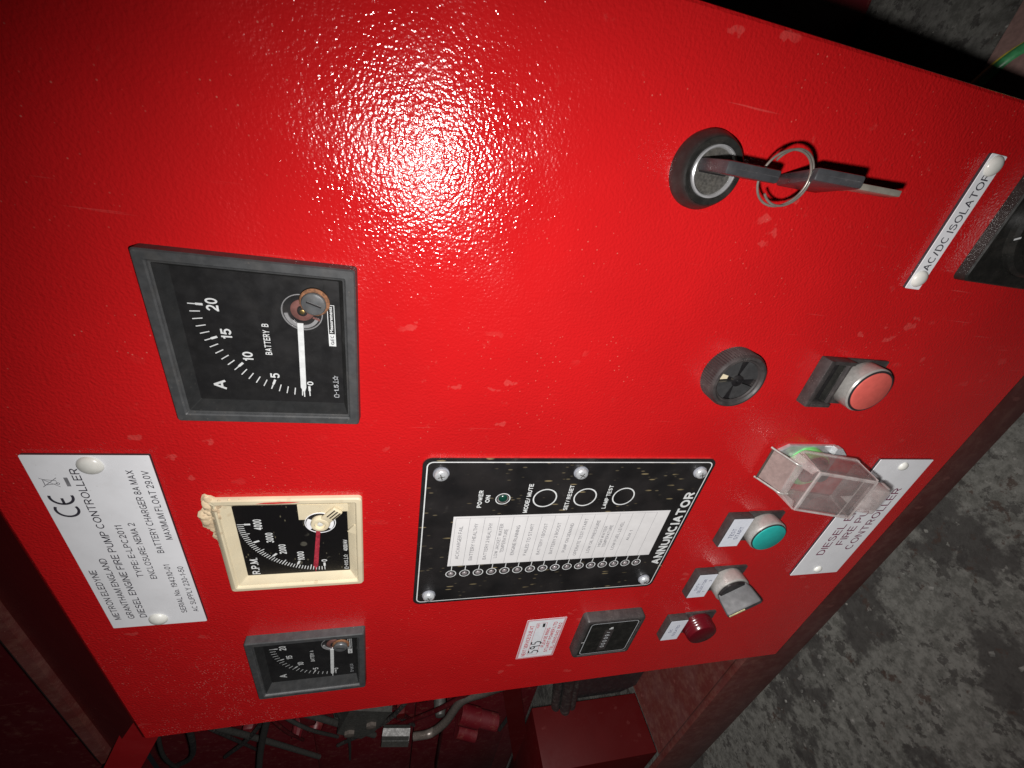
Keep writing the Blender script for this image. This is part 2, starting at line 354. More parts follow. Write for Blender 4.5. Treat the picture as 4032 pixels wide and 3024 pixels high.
# ---- a plain grotesque stroke alphabet for the printed and engraved lettering (cap height 1)
def _e(cx, cy, rx, ry, a0, a1, n=12): return [(cx + rx * math.cos(math.radians(a0 + (a1 - a0) * i / n)), cy + ry * math.sin(math.radians(a0 + (a1 - a0) * i / n))) for i in range(n + 1)]
def _l(*p): return ('l', list(p))
def _c(*parts):
    o = []
    for p in parts: o += p if isinstance(p, list) else [p]
    return ('c', o)
GLY = {
 'A': (.66, [_l((0, 0), (.33, 1)), _l((.66, 0), (.33, 1)), _l((.12, .32), (.54, .32))]),
 'B': (.60, [_l((0, 0), (0, 1)), _c((0, 1), (.32, 1), _e(.32, .765, .24, .235, 90, -90), (0, .53)), _c((.3, .53), _e(.33, .265, .27, .265, 90, -90), (0, 0))]),
 'C': (.68, [_c(_e(.36, .5, .36, .5, 48, 312, 22))]),
 'D': (.64, [_l((0, 0), (0, 1)), _c((0, 1), (.26, 1), _e(.28, .5, .36, .5, 90, -90, 18), (0, 0))]),
 'E': (.56, [_l((0, 0), (0, 1)), _l((0, 1), (.54, 1)), _l((0, .52), (.49, .52)), _l((0, 0), (.56, 0))]),
 'F': (.54, [_l((0, 0), (0, 1)), _l((0, 1), (.53, 1)), _l((0, .51), (.45, .51))]),
 'G': (.72, [_c(_e(.37, .5, .37, .5, 48, 340, 24), (.72, .42)), _l((.42, .46), (.72, .46)), _l((.72, .46), (.72, .02))]),
 'H': (.62, [_l((0, 0), (0, 1)), _l((.62, 0), (.62, 1)), _l((0, .52), (.62, .52))]),
 'I': (.0, [_l((0, 0), (0, 1))]),
 'J': (.44, [_c((.44, 1), (.44, .25), _e(.22, .24, .22, .24, 0, -180))]),
 'K': (.62, [_l((0, 0), (0, 1)), _l((0, .36), (.58, 1)), _l((.2, .56), (.62, 0))]),
 'L': (.48, [_l((0, 0), (0, 1)), _l((0, 0), (.48, 0))]),
 'M': (.76, [_l((0, 0), (0, 1)), _l((.76, 0), (.76, 1)), _l((.03, .98), (.38, .02)), _l((.73, .98), (.38, .02))]),
 'N': (.62, [_l((0, 0), (0, 1)), _l((.62, 0), (.62, 1)), _l((.02, .98), (.60, .02))]),
 'O': (.76, [_c(_e(.38, .5, .38, .5, 0, 360, 28))]),
 'P': (.58, [_l((0, 0), (0, 1)), _c((0, 1), (.3, 1), _e(.32, .73, .26, .27, 90, -90), (0, .46))]),
 'Q': (.76, [_c(_e(.38, .5, .38, .5, 0, 360, 28)), _l((.48, .2), (.74, -.03))]),
 'R': (.62, [_l((0, 0), (0, 1)), _c((0, 1), (.34, 1), _e(.35, .745, .25, .255, 90, -90), (0, .49)), _l((.34, .47), (.6, .0))]),
 'S': (.60, [_c(_e(.30, .745, .27, .255, 25, 200, 12), _e(.30, .265, .30, .265, 80, -165, 16)[1:])]),
 'T': (.62, [_l((.31, 0), (.31, 1)), _l((0, 1), (.62, 1))]),
 'U': (.62, [_c((0, 1), (0, .32), _e(.31, .31, .31, .31, 180, 360, 14), (.62, 1))]),
 'V': (.64, [_l((.32, 0), (0, 1)), _l((.32, 0), (.64, 1))]),
 'W': (.96, [_l((.24, 0), (0, 1)), _l((.24, 0), (.48, .98)), _l((.72, 0), (.48, .98)), _l((.72, 0), (.96, 1))]),
 'X': (.64, [_l((0, 0), (.62, 1)), _l((.64, 0), (.02, 1))]),
 'Y': (.64, [_l((.32, 0), (.32, .42)), _l((.32, .42), (0, 1)), _l((.32, .42), (.64, 1))]),
 'Z': (.58, [_l((.02, 1), (.56, 1)), _l((.56, .98), (.02, .02)), _l((0, 0), (.58, 0))]),
 '0': (.50, [_c(_e(.25, .5, .25, .5, 0, 360, 24))]),
 '1': (.24, [_l((.24, 0), (.24, 1)), _c((.24, .98), (.2, .84), (.1, .78), (0, .77))]),
 '2': (.52, [_c(_e(.26, .72, .25, .28, 170, -20, 14), (.40, .42), (.18, .24), (.03, .03)), _l((0, 0), (.52, 0))]),
 '3': (.52, [_c(_e(.25, .755, .22, .245, 165, -85, 14)), _c(_e(.25, .265, .27, .265, 88, -168, 16))]),
 '4': (.54, [_l((.40, 0), (.40, 1)), _l((.40, .98), (0, .28)), _l((0, .26), (.54, .26))]),
 '5': (.52, [_l((.08, .98), (.47, .98)), _l((.09, .98), (.03, .48)), _c((.03, .5), _e(.25, .31, .27, .31, 120, -160, 18))]),
 '6': (.52, [_c(_e(.26, .31, .25, .31, 0, 360, 22)), _c(_e(.30, .56, .29, .44, 50, 205, 14))]),
 '7': (.50, [_l((0, .98), (.50, .98)), _c((.50, .96), (.30, .6), (.20, .3), (.16, 0))]),
 '8': (.52, [_c(_e(.26, .75, .22, .25, 0, 360, 20)), _c(_e(.26, .265, .26, .265, 0, 360, 22))]),
 '9': (.52, [_c(_e(.26, .69, .25, .31, 0, 360, 22)), _c(_e(.22, .44, .29, .44, 230, 385, 14))]),
 '.': (.0, [_l((0, 0), (0, .02))]), ',': (.0, [_l((0, .03), (-.03, -.12))]), ':': (.0, [_l((0, .04), (0, .06)), _l((0, .58), (0, .60))]),
 '/': (.30, [_l((0, -.02), (.30, 1.02))]), '-': (.26, [_l((0, .36), (.26, .36))]),
 'o': (.44, [_c(_e(.22, .35, .22, .35, 0, 360, 22))]), 'h': (.42, [_l((0, 0), (0, 1)), _c((0, .45), _e(.21, .48, .21, .22, 170, 0, 10), (.42, 0))]),
}
def stroke_text(txt, wt):
    """-> verts (x, y, layer), faces; y 0..1 = cap height"""
    vs, fs = [], []; x = 0.; lay = 0
    sc = 1 - wt
    for ch in txt:
        if ch == ' ': x += .34; continue
        w, st = GLY[ch]
        for j, (kd, pts) in enumerate(st):
            P = [Vector((x + wt / 2 + p[0], wt / 2 + p[1] * sc)) for p in pts]
            Q = [P[0]]
            for p in P[1:]:
                if (p - Q[-1]).length > 1e-4: Q.append(p)
            P = Q
            if kd == 'l':
                d = (P[1] - P[0]).normalized() * wt / 2 * (1 if abs((P[1] - P[0]).normalized().x) < .02 or abs((P[1] - P[0]).normalized().y) < .02 else .35)
                P = [P[0] - d, P[1] + d]
            n = len(P); b0 = len(vs); closed = kd == 'c' and (P[0] - P[-1]).length < 1e-3
            for i in range(n):
                a = P[i - 1] if i else (P[-2] if closed else P[0]); b_ = P[i + 1] if i < n - 1 else (P[1] if closed else P[-1])
                t_ = (b_ - a).normalized(); q = Vector((-t_.y, t_.x)) * wt / 2
                vs.append((P[i].x + q.x, P[i].y + q.y, j)); vs.append((P[i].x - q.x, P[i].y - q.y, j))
            for i in range(n - 1): fs.append((b0 + 2 * i + 1, b0 + 2 * i + 3, b0 + 2 * i + 2, b0 + 2 * i))
        x += w + wt + .13
    return vs, fs
def text_mesh(txt, u0, u1, v, cap, z, mat, name, bold, shear):
    if all(c_ == ' ' or c_ in GLY for c_ in txt):
        vs, fs = stroke_text(txt, .135 + bold * 3.6); y0, y1 = 0., 1.
    else:
        vs, fs = raw_text(txt, bold, shear); y0, y1 = cap_h(bold)
    x0 = min(p[0] for p in vs); x1 = max(p[0] for p in vs)
    sx = (u1 - u0) / (x1 - x0); sy = cap / (y1 - y0)
    me = bpy.data.meshes.new(name)
    me.from_pydata([tuple(W(u0 + (p[0] - x0) * sx, v + (p[1] - y0) * sy, z + p[2] * .012)) for p in vs], [], fs)
    me.materials.append(M[mat]); ob = bpy.data.objects.new(name, me); COL.objects.link(ob); return ob
def kind(o, k): o['kind'] = k; return o
def arc(cu, cv, r, a0, a1, n=16): return [(cu + r * math.cos(math.radians(a0 + (a1 - a0) * i / n)), cv + r * math.sin(math.radians(a0 + (a1 - a0) * i / n))) for i in range(n + 1)]

# ================================================================== setting
# floor
fb = MB(); fb.box(-4000, 3000, -505, -490, -4000, 3000)
kind(fb.done('floor', 'concrete', smooth=0), 'structure')

gr = MB(); rg = random.Random(11)
for i in range(420):
    x, z = rg.uniform(-480, 330), rg.uniform(-420, 190); r = rg.choice([.5, .7, .9, 1.2, 1.6, 2.2]); q = bmesh.new(); bmesh.ops.create_icosphere(q, subdivisions=1, radius=r)
    fl = rg.random() < .35
    for w in q.verts: w.co = Vector((x + w.co.x * rg.uniform(.7, 1.5) * (1.6 if fl else 1), -490 + r * .4 + w.co.y * (.25 if fl else .8), z + w.co.z * rg.uniform(.7, 1.4)))
    gr.add(q)
go = gr.done('floor_grit', 'grit', smooth=0); go['label'] = 'fine pale grit and flakes scattered on the concrete floor'; go['category'] = 'grit'; kind(go, 'stuff')

PU0, PU1, PV0, PV1 = -293.7, 172.8, -410.0, 155.4
cab = T('control_cabinet', 'large red powder coated control cabinet front carrying all the instruments', 'cabinet', (-60, -410), z=-120)
b = MB(); L = []
for ins, z in ((0, -40), (0, -1.6), (.5, -.5), (1.6, 0)): L.append((rr(PU0 + ins, PU1 - ins, PV0 + ins, PV1 - ins, 2.0 if ins < 1 else 1.2, 3), z))
b.loft(L, False, False)
edge = [e for e in b.bm.edges if len(e.link_faces) == 1 and all(v.co.z > -.1 for v in e.verts)]
for hu, hv in ((0, 0), (-244.1, .2), (-122.2, .2)):      # meter cut-outs
    hl = [(x, y) for x, y in rr(hu + 2.4, hu + 69.6, hv + 2.4, hv + 69.0)]
    hv0 = [b.v(x, y, 0) for x, y in hl]; hv1 = [b.v(x, y, -1.6) for x, y in hl]
    for i in range(4):
        edge.append(b.bm.edges.new((hv0[i], hv0[(i + 1) % 4]))); b.bm.faces.new((hv0[i], hv0[(i + 1) % 4], hv1[(i + 1) % 4], hv1[i]))
bmesh.ops.triangle_fill(b.bm, edges=edge, use_beauty=True)
cab.part(b, 'front_panel', 'red', 12)
b = MB(); b.box(PU0 + 1.5, PU1 - 1.5, PV0 + 1.5, PV1 - 3, -240, -40.2); cab.part(b, 'body', 'red_old', 0)
# sloping hood above the panel
b = MB()
def sl(u, t): return (u, 156.2 + t * math.cos(math.radians(31)), -1.2 - t * math.sin(math.radians(31)))
b.loft([[sl(172, 0), sl(-268.7, 0), sl(-430, 92), sl(172, 92)], [(p[0], p[1] + 1, p[2] - 3) for p in (sl(172, 0), sl(-268.7, 0), sl(-430, 92), sl(172, 92))]], True, True)
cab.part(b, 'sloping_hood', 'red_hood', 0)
b = MB()
b.loft([[sl(u, 91)[:1] + (sl(u, 91)[1] + dy, sl(u, 91)[2] + dz) for dy, dz in ((0, 0), (1.5, 4.0), (8, 6.0), (14, 2.0), (16, -6), (2, -6))] for u in (172, -60, -250, -436)], True, True)
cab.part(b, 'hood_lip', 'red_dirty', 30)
b = MB(); b.box(-800, 172, 252, 460, -84, -80); cab.part(b, 'back_plate', 'red_dark', 0)

strut = T('corner_strut', 'bright red flat strut behind the top left corner of the cabinet', 'strut', (-340, 100), z=-25)
b = MB(); d = Vector((-.91, .42)); q = Vector((.42, .91)) * 13.5; c0 = Vector((-343, 181))
pts = [c0 - d * 90 + q, c0 - d * 90 - q, c0 + d * 220 - q, c0 + d * 220 + q]
b.prism([tuple(p) for p in pts], -30, -25); strut.part(b, 'flat_bar', 'red_old', 0)

# base frame under the cabinet
fr = T('base_frame', 'rusty red steel skid frame under the cabinet, standing on the floor', 'frame', (-100, -490), z=-60)
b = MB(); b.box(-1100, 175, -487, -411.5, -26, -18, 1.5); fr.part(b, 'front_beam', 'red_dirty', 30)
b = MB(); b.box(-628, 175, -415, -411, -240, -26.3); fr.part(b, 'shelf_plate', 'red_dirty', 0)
b = MB(); b.box(178, 600, -488, -470, -184, -100, 1.5); fr.part(b, 'rear_rail', 'pink_board', 30)

tank = T('red_side_box', 'plain red steel box left of the shelf plate on the base frame', 'box', (-760, -411), z=-60)
b = MB(); b.box(-900, -630, -410.8, -230, -108, -29, 1.5); tank.part(b, 'shell', 'red_dimmed', 30)
b = MB(); b.prism([(-735, -330), (-715, -330), (-715, -310), (-735, -310)], -28.8, -26); tank.part(b, 'bracket', 'red_dimmed', 0)
ft = T('rear_tank', 'dark red steel tank standing on the floor beyond the right edge', 'tank', (420, -490), z=-350)
b = MB(); b.box(230, 900, -489.5, -60, -520, -350, 6); ft.part(b, 'shell', 'red_dark', 30)
bb = T('battery_box', 'small black box on the shelf between cabinet and red side box', 'box', (-560, -410), z=-120)
b = MB(); b.prism([(-480, -408), (-612, -408), (-630, -385), (-630, -290), (-480, -290)], -150, -112); bb.part(b, 'case', 'black', 0)
b = MB(); b.box(-632, -470, -289.8, -282, -153, -110, 1.5); bb.part(b, 'lid', 'black', 0)

# cables by the side box
def spline(pts, n=8):
    P = [Vector(p) for p in pts]; P = [P[0] * 2 - P[1]] + P + [P[-1] * 2 - P[-2]]; out = []
    for i in range(1, len(P) - 2):
        for k in range(n):
            t = k / n; a, b_, c_, d_ = P[i - 1:i + 3]
            out.append(.5 * ((2 * b_) + (c_ - a) * t + (2 * a - 5 * b_ + 4 * c_ - d_) * t * t + (3 * b_ - a - 3 * c_ + d_) * t ** 3))
    out.append(P[-2]); return [tuple(p) for p in out]
for i, (dv, dz, rr_) in enumerate(((0, 0, 8), (14, -6, 7), (-13, -4, 6.5))):
    nm = ('thick ribbed black cable beside the red side box, middle of three', 'black cable nearest the engine, left of the thick ribbed one', 'black cable nearest the red side box, thinnest of three')[i]
    pts = spline([(-430, -235 + dv, -75 + dz), (-543, -266 + dv, -95 + dz), (-700, -296 + dv, -100 + dz), (-886, -340 + dv * 1.3, -102 + dz), (-1000, -380 + dv, -110)], 14)
    c_ = T('black_cable', nm, 'cable', (-543, -266 + dv), 'black cables beside the engine', z=-95)
    r = [rr_ * (1 + (.10 if (i == 0 and j % 2) else 0)) for j in range(len(pts))]
    b = MB(); b.tube(pts, r, 10); c_.part(b, 'sheath', 'rubber', 40)

# engine to the left, its darkness put into the paint colours
en = T('engine', 'dark red diesel engine in the shadows left of the cabinet', 'engine', (-700, -300), z=-260)
b = MB(); b.box(-1500, -470, -330, 420, -560, -240, 12); b.box(-1200, -560, -60, 120, -242, -190, 10); b.box(-1200, -620, -260, -120, -242, -205, 8); en.part(b, 'engine_block', 'red_dark', 30)
b = MB(); b.lathe([(58, -190), (58, -172), (52, -166), (40, -166), (38, -150), (20, -146)], -655, 30, 24); b.box(-610, -560, -10, 60, -185, -120, 5); b.box(-640, -560, 20, 34, -150, -105, 3)
en.part(b, 'fuel_pump', 'grey_cast', 40)
b = MB(); b.prism([(-548, -18), (-528, 34), (-590, 52), (-616, 22), (-600, 4)], -118, -96); en.part(b, 'pump_flange', 'grey_cast', 30)
b = MB(); b.lathe([(7, -96), (7, -92), (3, -91)], -575, 8, 6); b.lathe([(7, -96), (7, -92), (3, -91)], -590, 36, 6); en.part(b, 'flange_bolt', 'dark_steel', 30)
b = MB()
for x, w in ((-640, 9), (-652, 12), (-664, 8)): b.tube([(x, -6, -108), (x - 2, -44, -104)], w, 6)
en.part(b, 'union_nut', 'grey_cast', 30)
pts = spline([(-420, -160, -60), (-500, -135, -85), (-549, -111, -98), (-613, -94, -100), (-649, -75, -102), (-655, -50, -103)], 26)
b = MB(); b.tube(pts, [5.2 + (.8 if j % 2 else 0) for j in range(len(pts))], 10); en.part(b, 'flexible_conduit', 'dark_steel', 60)
for p0, p1, r_ in (((-400, 100, -70), (-860, 190, -130), 4), ((-430, 160, -90), (-760, 10, -150), 4.5), ((-420, 230, -80), (-900, 110, -180), 4), ((-420, -20, -80), (-760, -190, -190), 5)):
    b = MB(); b.tube(spline([p0, tuple((Vector(p0) + Vector(p1)) / 2 + Vector((0, 6, -4))), p1], 6), r_, 8); en.part(b, 'fuel_pipe', 'grey_cast', 60)
b = MB(); b.prism([(-440, -152), (-440, -176), (-547, -196), (-820, -262), (-820, -232), (-547, -170)], -104, -98); en.part(b, 'bracket_bar', 'red_dimmed', 0)
for i, (x, y) in enumerate(((-640, -118), (-665, -150), (-700, -120))):
    b = MB(); b.tube([(x, y, -118), (x - 10, y - 30, -112)], 15 - 2 * i, 12); en.part(b, 'pipe_boss', 'red_dark', 40)
rnd = random.Random(3)
for i in range(34):
    x, y = rnd.uniform(-760, -470), rnd.uniform(-170, 190); h = rnd.uniform(6, 24)
    b = MB()
    if i % 3: b.lathe([(h * .8, -205), (h * .8, -170), (h * .6, -160), (h * .25, -158)], x, y, 10)
    else: b.box(x - h, x + h, y - h * .5, y + h * .5, -205, -150, 3)
    en.part(b, 'boss', ('red_dark', 'red_dark', 'grey_cast')[i % 3 if i % 2 else 0], 35)
for i in range(14):
    y = rnd.uniform(-160, 230); p0 = (-420, y, rnd.uniform(-110, -70)); p1 = (-rnd.uniform(760, 1000), y + rnd.uniform(-200, 200), rnd.uniform(-230, -150))
    b = MB(); b.tube(spline([p0, tuple((Vector(p0) + Vector(p1)) / 2 + Vector((rnd.uniform(-20, 20), rnd.uniform(-25, 25), 10))), p1], 6), rnd.uniform(1.5, 4), 8); en.part(b, 'fuel_pipe', rnd.choice(['red_dark', 'grey_cast', 'rubber']), 60)
for x, y in ((-540, -40), (-555, -60), (-598, -30)):
    b = MB(); b.box(x - 10, x + 10, y - 6, y + 6, -140, -108, 2); en.part(b, 'lug', 'red_dimmed', 30)

ec = T('earth_cable', 'green and yellow striped earth cable at the far right edge', 'cable', (240, -480), z=-180)
b = MB(); b.tube(spline([(175, -455, -190), (238, -474, -176), (262, -472, -140), (300, -478, -100)], 10), 6.5, 10); ec.part(b, 'yellow_sheath', 'cable_yellow', 60)
b = MB(); b.tube(spline([(175, -452.5, -188.4), (238, -471.5, -173.6), (264.4, -469.5, -138.6), (302, -475.5, -99)], 10), 5.0, 10); ec.part(b, 'green_stripe', 'cable_green', 60)

# ================================================================== ammeters
def tick(mb, cu, cv, r0, r1, ang, w, z):
    a = math.radians(ang); d = Vector((-math.cos(a), math.sin(a)))
    mb.stroke([(cu + d.x * r0, cv + d.y * r0), (cu + d.x * r1, cv + d.y * r1)], w, z)
def star(cu, cv, r): return [(cu + (r if i % 2 == 0 else r * .45) * math.sin(math.pi * i / 5), cv + (r if i % 2 == 0 else r * .45) * math.cos(math.pi * i / 5)) for i in range(11)]
def symbols(t, par, u0, u1, v, h, z, mat, mid):
    b = MB(); w = (u1 - u0); lw = h * .13
    b.stroke([(u0, v), (u0, v + h * .55)] + arc(u0 + h * .32, v + h * .55, h * .32, 180, 0, 10)[1:] + [(u0 + h * .64, v), (u0, v)], lw, z)
    b.stroke([(u0 + h * .85, v + h * .45), (u0 + h * 1.25, v + h * .45)], lw, z)
    x = u0 + w * .72; b.stroke([(x - h * .4, v + .05), (x + h * .4, v + .05)], lw, z); b.stroke([(x, v), (x, v + h)], lw, z)
    b.stroke(star(u1 - h * .5, v + h * .45, h * .55), lw, z)
    t.part(b, 'class_symbols', mat, 0, par)
    t.text(mid, u0 + h * 1.45, u0 + w * .60, v, h * .85, z, mat, 'class_figure', 0.005, par)

def ammeter(u0, v0, tag, label):
    t = T('ammeter', label, 'meter', (u0 + 36, v0 + 36), 'black square ammeters')
    q = lambda u, v: (u0 + u, v0 + v)
    def R(i, r=1.): return rr(u0 + i, u0 + 72 - i, v0 + i, v0 + 72 - i, r, 3)
    b = MB(); b.loft([(R(0, 1.2), 0), (R(.15, 1.2), 4.9), (R(.7, 1.0), 5.5), (R(3.6, .6), 5.5), (R(4.1, .6), 5.0), (R(4.3, .6), 4.2), (R(4.9, .6), 4.0)], False, False)
    t.part(b, 'bezel', 'bezel', 30)
    b = MB(); b.loft([(R(4.9, .6), 4.0), (R(7.4, .4), -1.9)], False, False); t.part(b, 'inner_wall', 'inner_wall', 30)
    b = MB(); b.flat(R(7.3, .4), -1.6); dial = t.part(b, 'dial', 'dial', 0)
    Z = -1.52
    cu, cv = q(50.6, 21.5)
    b = MB()
    for i in range(21):
        a = 90 * i / 20
        if i % 5 == 0: tick(b, cu, cv, 37.4, 40, a, .42, Z); tick(b, cu, cv, 34.9, 37.4, a, .9, Z)
        else: tick(b, cu, cv, 36.4, 40, a, .40, Z)
    t.part(b, 'scale_marks', 'white_ink', 0, dial)
    for s_, a, b_, v_, h in (('0', 16.2, 18.2, 19.7, 2.6), ('5', 19.2, 21.6, 32.9, 3.7), ('10', 27.0, 31.2, 42.0, 3.9), ('15', 36.6, 41.0, 48.4, 3.9), ('20', 48.2, 53.4, 51.2, 4.3)):
        t.text(s_, u0 + a, u0 + b_, v0 + v_, h, Z, 'white_ink', 'numeral', .012, dial)
    t.text('A', u0 + 12.4, u0 + 17.2, v0 + 53.9, 5.0, Z, 'white_ink', 'lettering', .01, dial)
    t.text('BATTERY  ' + tag, u0 + 30.4, u0 + 44.4, v0 + 34.6, 2.5, Z, 'white_ink', 'lettering', .008, dial)
    b = MB(); b.ring(rr(u0 + 36.2, u0 + 54.6, v0 + 9.4, v0 + 12.2), rr(u0 + 36.45, u0 + 54.35, v0 + 9.65, v0 + 11.95), Z); t.part(b, 'maker_frame', 'white_ink', 0, dial)
    b = MB(); b.flat(rr(u0 + 36.3, u0 + 41.8, v0 + 9.5, v0 + 12.1), Z - .01); t.part(b, 'maker_block', 'white_ink', 0, dial)
    t.text('GEC', u0 + 36.9, u0 + 41.2, v0 + 10.1, 1.35, Z + .03, 'black_ink', 'maker_lettering', .012, dial)
    t.text('Measurements', u0 + 42.4, u0 + 53.9, v0 + 10.3, 1.25, Z, 'white_ink', 'maker_lettering', .02, dial)
    symbols(t, dial, u0 + 10.4, u0 + 21.6, v0 + 9.4, 2.2, Z, 'dim_ink', '1,5')
    # movement seen in the round hole of the dial
    b = MB(); b.prism(rr(u0 + 53.2, u0 + 64.5, v0 + 13.0, v0 + 28.8), -1.58, -1.25); t.part(b, 'cover_plate', 'dial', 0)
    b = MB(); b.lathe([(7.7, -1.5), (7.7, -1.2), (7.35, -1.1), (7.2, -1.48)], cu, cv, 40, False, False); t.part(b, 'hole_rim', 'chrome', 30)
    b = MB(); b.flat(circ(cu, cv, 7.2, 40), -1.45); t.part(b, 'movement_well', 'black', 0)
    b = MB(); b.prism(arc(cu, cv, 6.6, 95, 250, 18) + arc(cu, cv, 5.3, 250, 95, 18), -1.4, -.7); t.part(b, 'pole_piece', 'chrome', 30)
    b = MB(); b.lathe([(4.4, -1.3), (4.4, -.6), (4.0, -.4), (2.0, -.4), (1.8, -.9)], cu + 1.2, cv - .3, 32, False, False); b.stroke([(cu - 1.5, cv - 4), (cu - 2.6, cv - 6.6)], .9, -.5); t.part(b, 'bearing_bridge', 'copper', 30)
    b = MB(); b.lathe([(1.9, -1.0), (1.9, 0.0), (1.5, .1)], cu + .8, cv - .4, 24); t.part(b, 'bearing_collar', 'black', 30)
    b = MB(); b.lathe([(.95, 0), (.95, .35), (.7, .45)], cu + .8, cv - .4, 20); t.part(b, 'pivot_screw', 'brass', 30)
    # pointer
    b = MB(); b.prism([(u0 + 46.5, v0 + 21.1), (u0 + 46.5, v0 + 23.3), (u0 + 16.0, v0 + 24.5), (u0 + 13.9, v0 + 23.55), (u0 + 11.2, v0 + 23.5), (u0 + 11.2, v0 + 23.1), (u0 + 13.9, v0 + 23.0), (u0 + 16.0, v0 + 22.3)], -.1, .25)
    t.part(b, 'pointer', 'white_ink', 0)
    # glass and zero adjuster
    b = MB(); b.flat(R(4.2, .6), 4.3); t.part(b, 'glass', 'glass', 0)
    b = MB(); b.lathe([(5.5, 2.6), (5.5, 3.2), (5.1, 3.5), (3.9, 3.5)], u0 + 57.0, v0 + 15.6, 32, True, True); t.part(b, 'rusty_washer', 'rust', 30)
    b = MB(); b.lathe([(4.3, 3.4), (4.5, 4.9), (4.2, 5.35), (3.2, 5.6)], u0 + 56.9, v0 + 15.6, 36, True, True); za = t.part(b, 'zero_adjuster', 'pewter', 30)
    b = MB(); b.mx = Matrix.Translation((u0 + 57.0, v0 + 15.4, 0)) @ Matrix.Rotation(math.radians(70), 4, 'Z'); b.box(-2.8, 2.8, -.42, .42, 5.5, 5.68, .15); t.part(b, 'slot', 'black', 0, za)
    return t
ammeter(0, 0, 'B', 'large charcoal framed square ammeter marked BATTERY B, nearest the lens')
ammeter(-244.1, .2, 'A', 'charcoal framed square ammeter marked BATTERY A, left of the tachometer')

# ================================================================== tachometer (its cover is gone)
t = T('tachometer', 'cream framed R.P.M. meter with broken top edge and no glass', 'meter', (-86, 36))
u0, v0 = -122.2, .2
def R(i, r=1.): return rr(u0 + i, u0 + 72.4 - i, v0 + i, v0 + 71.4 - i, r, 4)
b = MB(); b.loft([(R(0, 2.2), 0), (R(0, 2.2), 2.0), (R(.6, 1.8), 2.8), (R(2.6, 1.2), 2.9), (R(3.2, 1.0), 2.5), (R(3.6, .8), 1.4), (R(4.4, .8), 1.2), (R(8.4, .5), -2.0)], False, False)
for v in b.bm.verts:      # chipped and uneven along the top edge and lower right
    if v.co.z > 1.9 and v.co.y > v0 + 69 and v.co.x > u0 + 20: v.co.z -= random.uniform(.1, .8); v.co.y -= random.uniform(0, .6)
body = t.part(b, 'housing', 'cream', 30)
b = MB(); b.flat(R(8.2, .4), -1.6); dial = t.part(b, 'dial', 'tach_dial', 0)
Z = -1.52; cu, cv = u0 + 50.6, v0 + 22.1
b = MB()
for i in range(41):
    a = 90 * i / 40
    if i % 10 == 0: tick(b, cu, cv, 37.2, 40.6, a, .45, Z); tick(b, cu, cv, 34.3, 37.2, a, 1.15, Z)
    elif i % 5 == 0: tick(b, cu, cv, 36.2, 40.6, a, .5, Z)
    else: tick(b, cu, cv, 37.6, 40.6, a, .45, Z)
t.part(b, 'scale_marks', 'white_ink', 0, dial)
for s_, a, b_, v_, h in (('0', 17.2, 19.2, 20.5, 3.1), ('1000', 19.6, 27.1, 32.4, 3.6), ('2000', 25.8, 33.8, 41.2, 3.7), ('3000', 35.6, 43.6, 46.6, 3.8), ('4000', 46.2, 54.2, 50.9, 4.1)):
    t.text(s_, u0 + a, u0 + b_, v0 + v_, h, Z, 'white_ink', 'numeral', .014, dial)
t.text('R.P.M.', u0 + 9.2, u0 + 23.4, v0 + 56.6, 4.0, Z, 'white_ink', 'lettering', .012, dial)
t.text('4000/4V', u0 + 26.0, u0 + 35.6, v0 + 8.9, 2.3, Z, 'white_ink', 'lettering', .01, dial)
symbols(t, dial, u0 + 9.6, u0 + 22.6, v0 + 9.1, 2.3, Z, 'white_ink', '01,5')
b = MB(); b.prism([(u0 + 53.3, v0 + 32.6), (u0 + 53.3, v0 + 20), (u0 + 59, v0 + 14), (u0 + 59, v0 + 7.6), (u0 + 64.6, v0 + 7.6), (u0 + 64.6, v0 + 32.6)], -1.57, -1.2); t.part(b, 'movement_plate', 'cream', 0)
b = MB(); b.lathe([(7.9, -1.5), (7.9, -1.0), (7.5, -.95), (7.4, -1.3)], cu, cv, 40, False, False); t.part(b, 'hole_rim', 'white_plastic', 30)
b = MB(); b.flat(circ(cu, cv, 7.4, 40), -1.1); t.part(b, 'movement_well', 'black', 0)
b = MB(); b.prism(arc(cu, cv, 7.0, 60, 130, 10) + arc(cu, cv, 4.8, 130, 60, 10), -1.05, -.6); b.prism(arc(cu, cv, 7.0, -130, -60, 10) + arc(cu, cv, 4.8, -60, -130, 10), -1.05, -.6); t.part(b, 'pole_piece', 'white_plastic', 30)
b = MB(); b.mx = Matrix.Translation((cu + 1, cv - .6, 0)) @ Matrix.Rotation(math.radians(-42), 4, 'Z')
b.box(1, 14, -3.0, 3.0, -.9, 1.5, .9, 3); arm = t.part(b, 'bridge_arm', 'cream', 40)
b = MB(); b.mx = Matrix.Translation((cu + 1, cv - .6, 0)) @ Matrix.Rotation(math.radians(-42), 4, 'Z')
for y in (-1.9, -.2, 1.5): b.box(7, 13.4, y - .35, y + .35, 1.45, 1.56)
t.part(b, 'slot', 'black', 0, arm)
b = MB(); b.lathe([(5.0, -1.0), (5.0, .6), (4.4, 1.7), (3.3, 2.0), (2.8, 1.9), (2.6, .6), (1.0, .5)], cu + 1.0, cv - .4, 36); t.part(b, 'hub', 'cream', 35)
b = MB(); b.lathe([(1.4, .5), (1.4, 1.3), (1.1, 1.4)], cu + 1.2, cv - .4, 20); t.part(b, 'pivot_cap', 'rivet', 35)
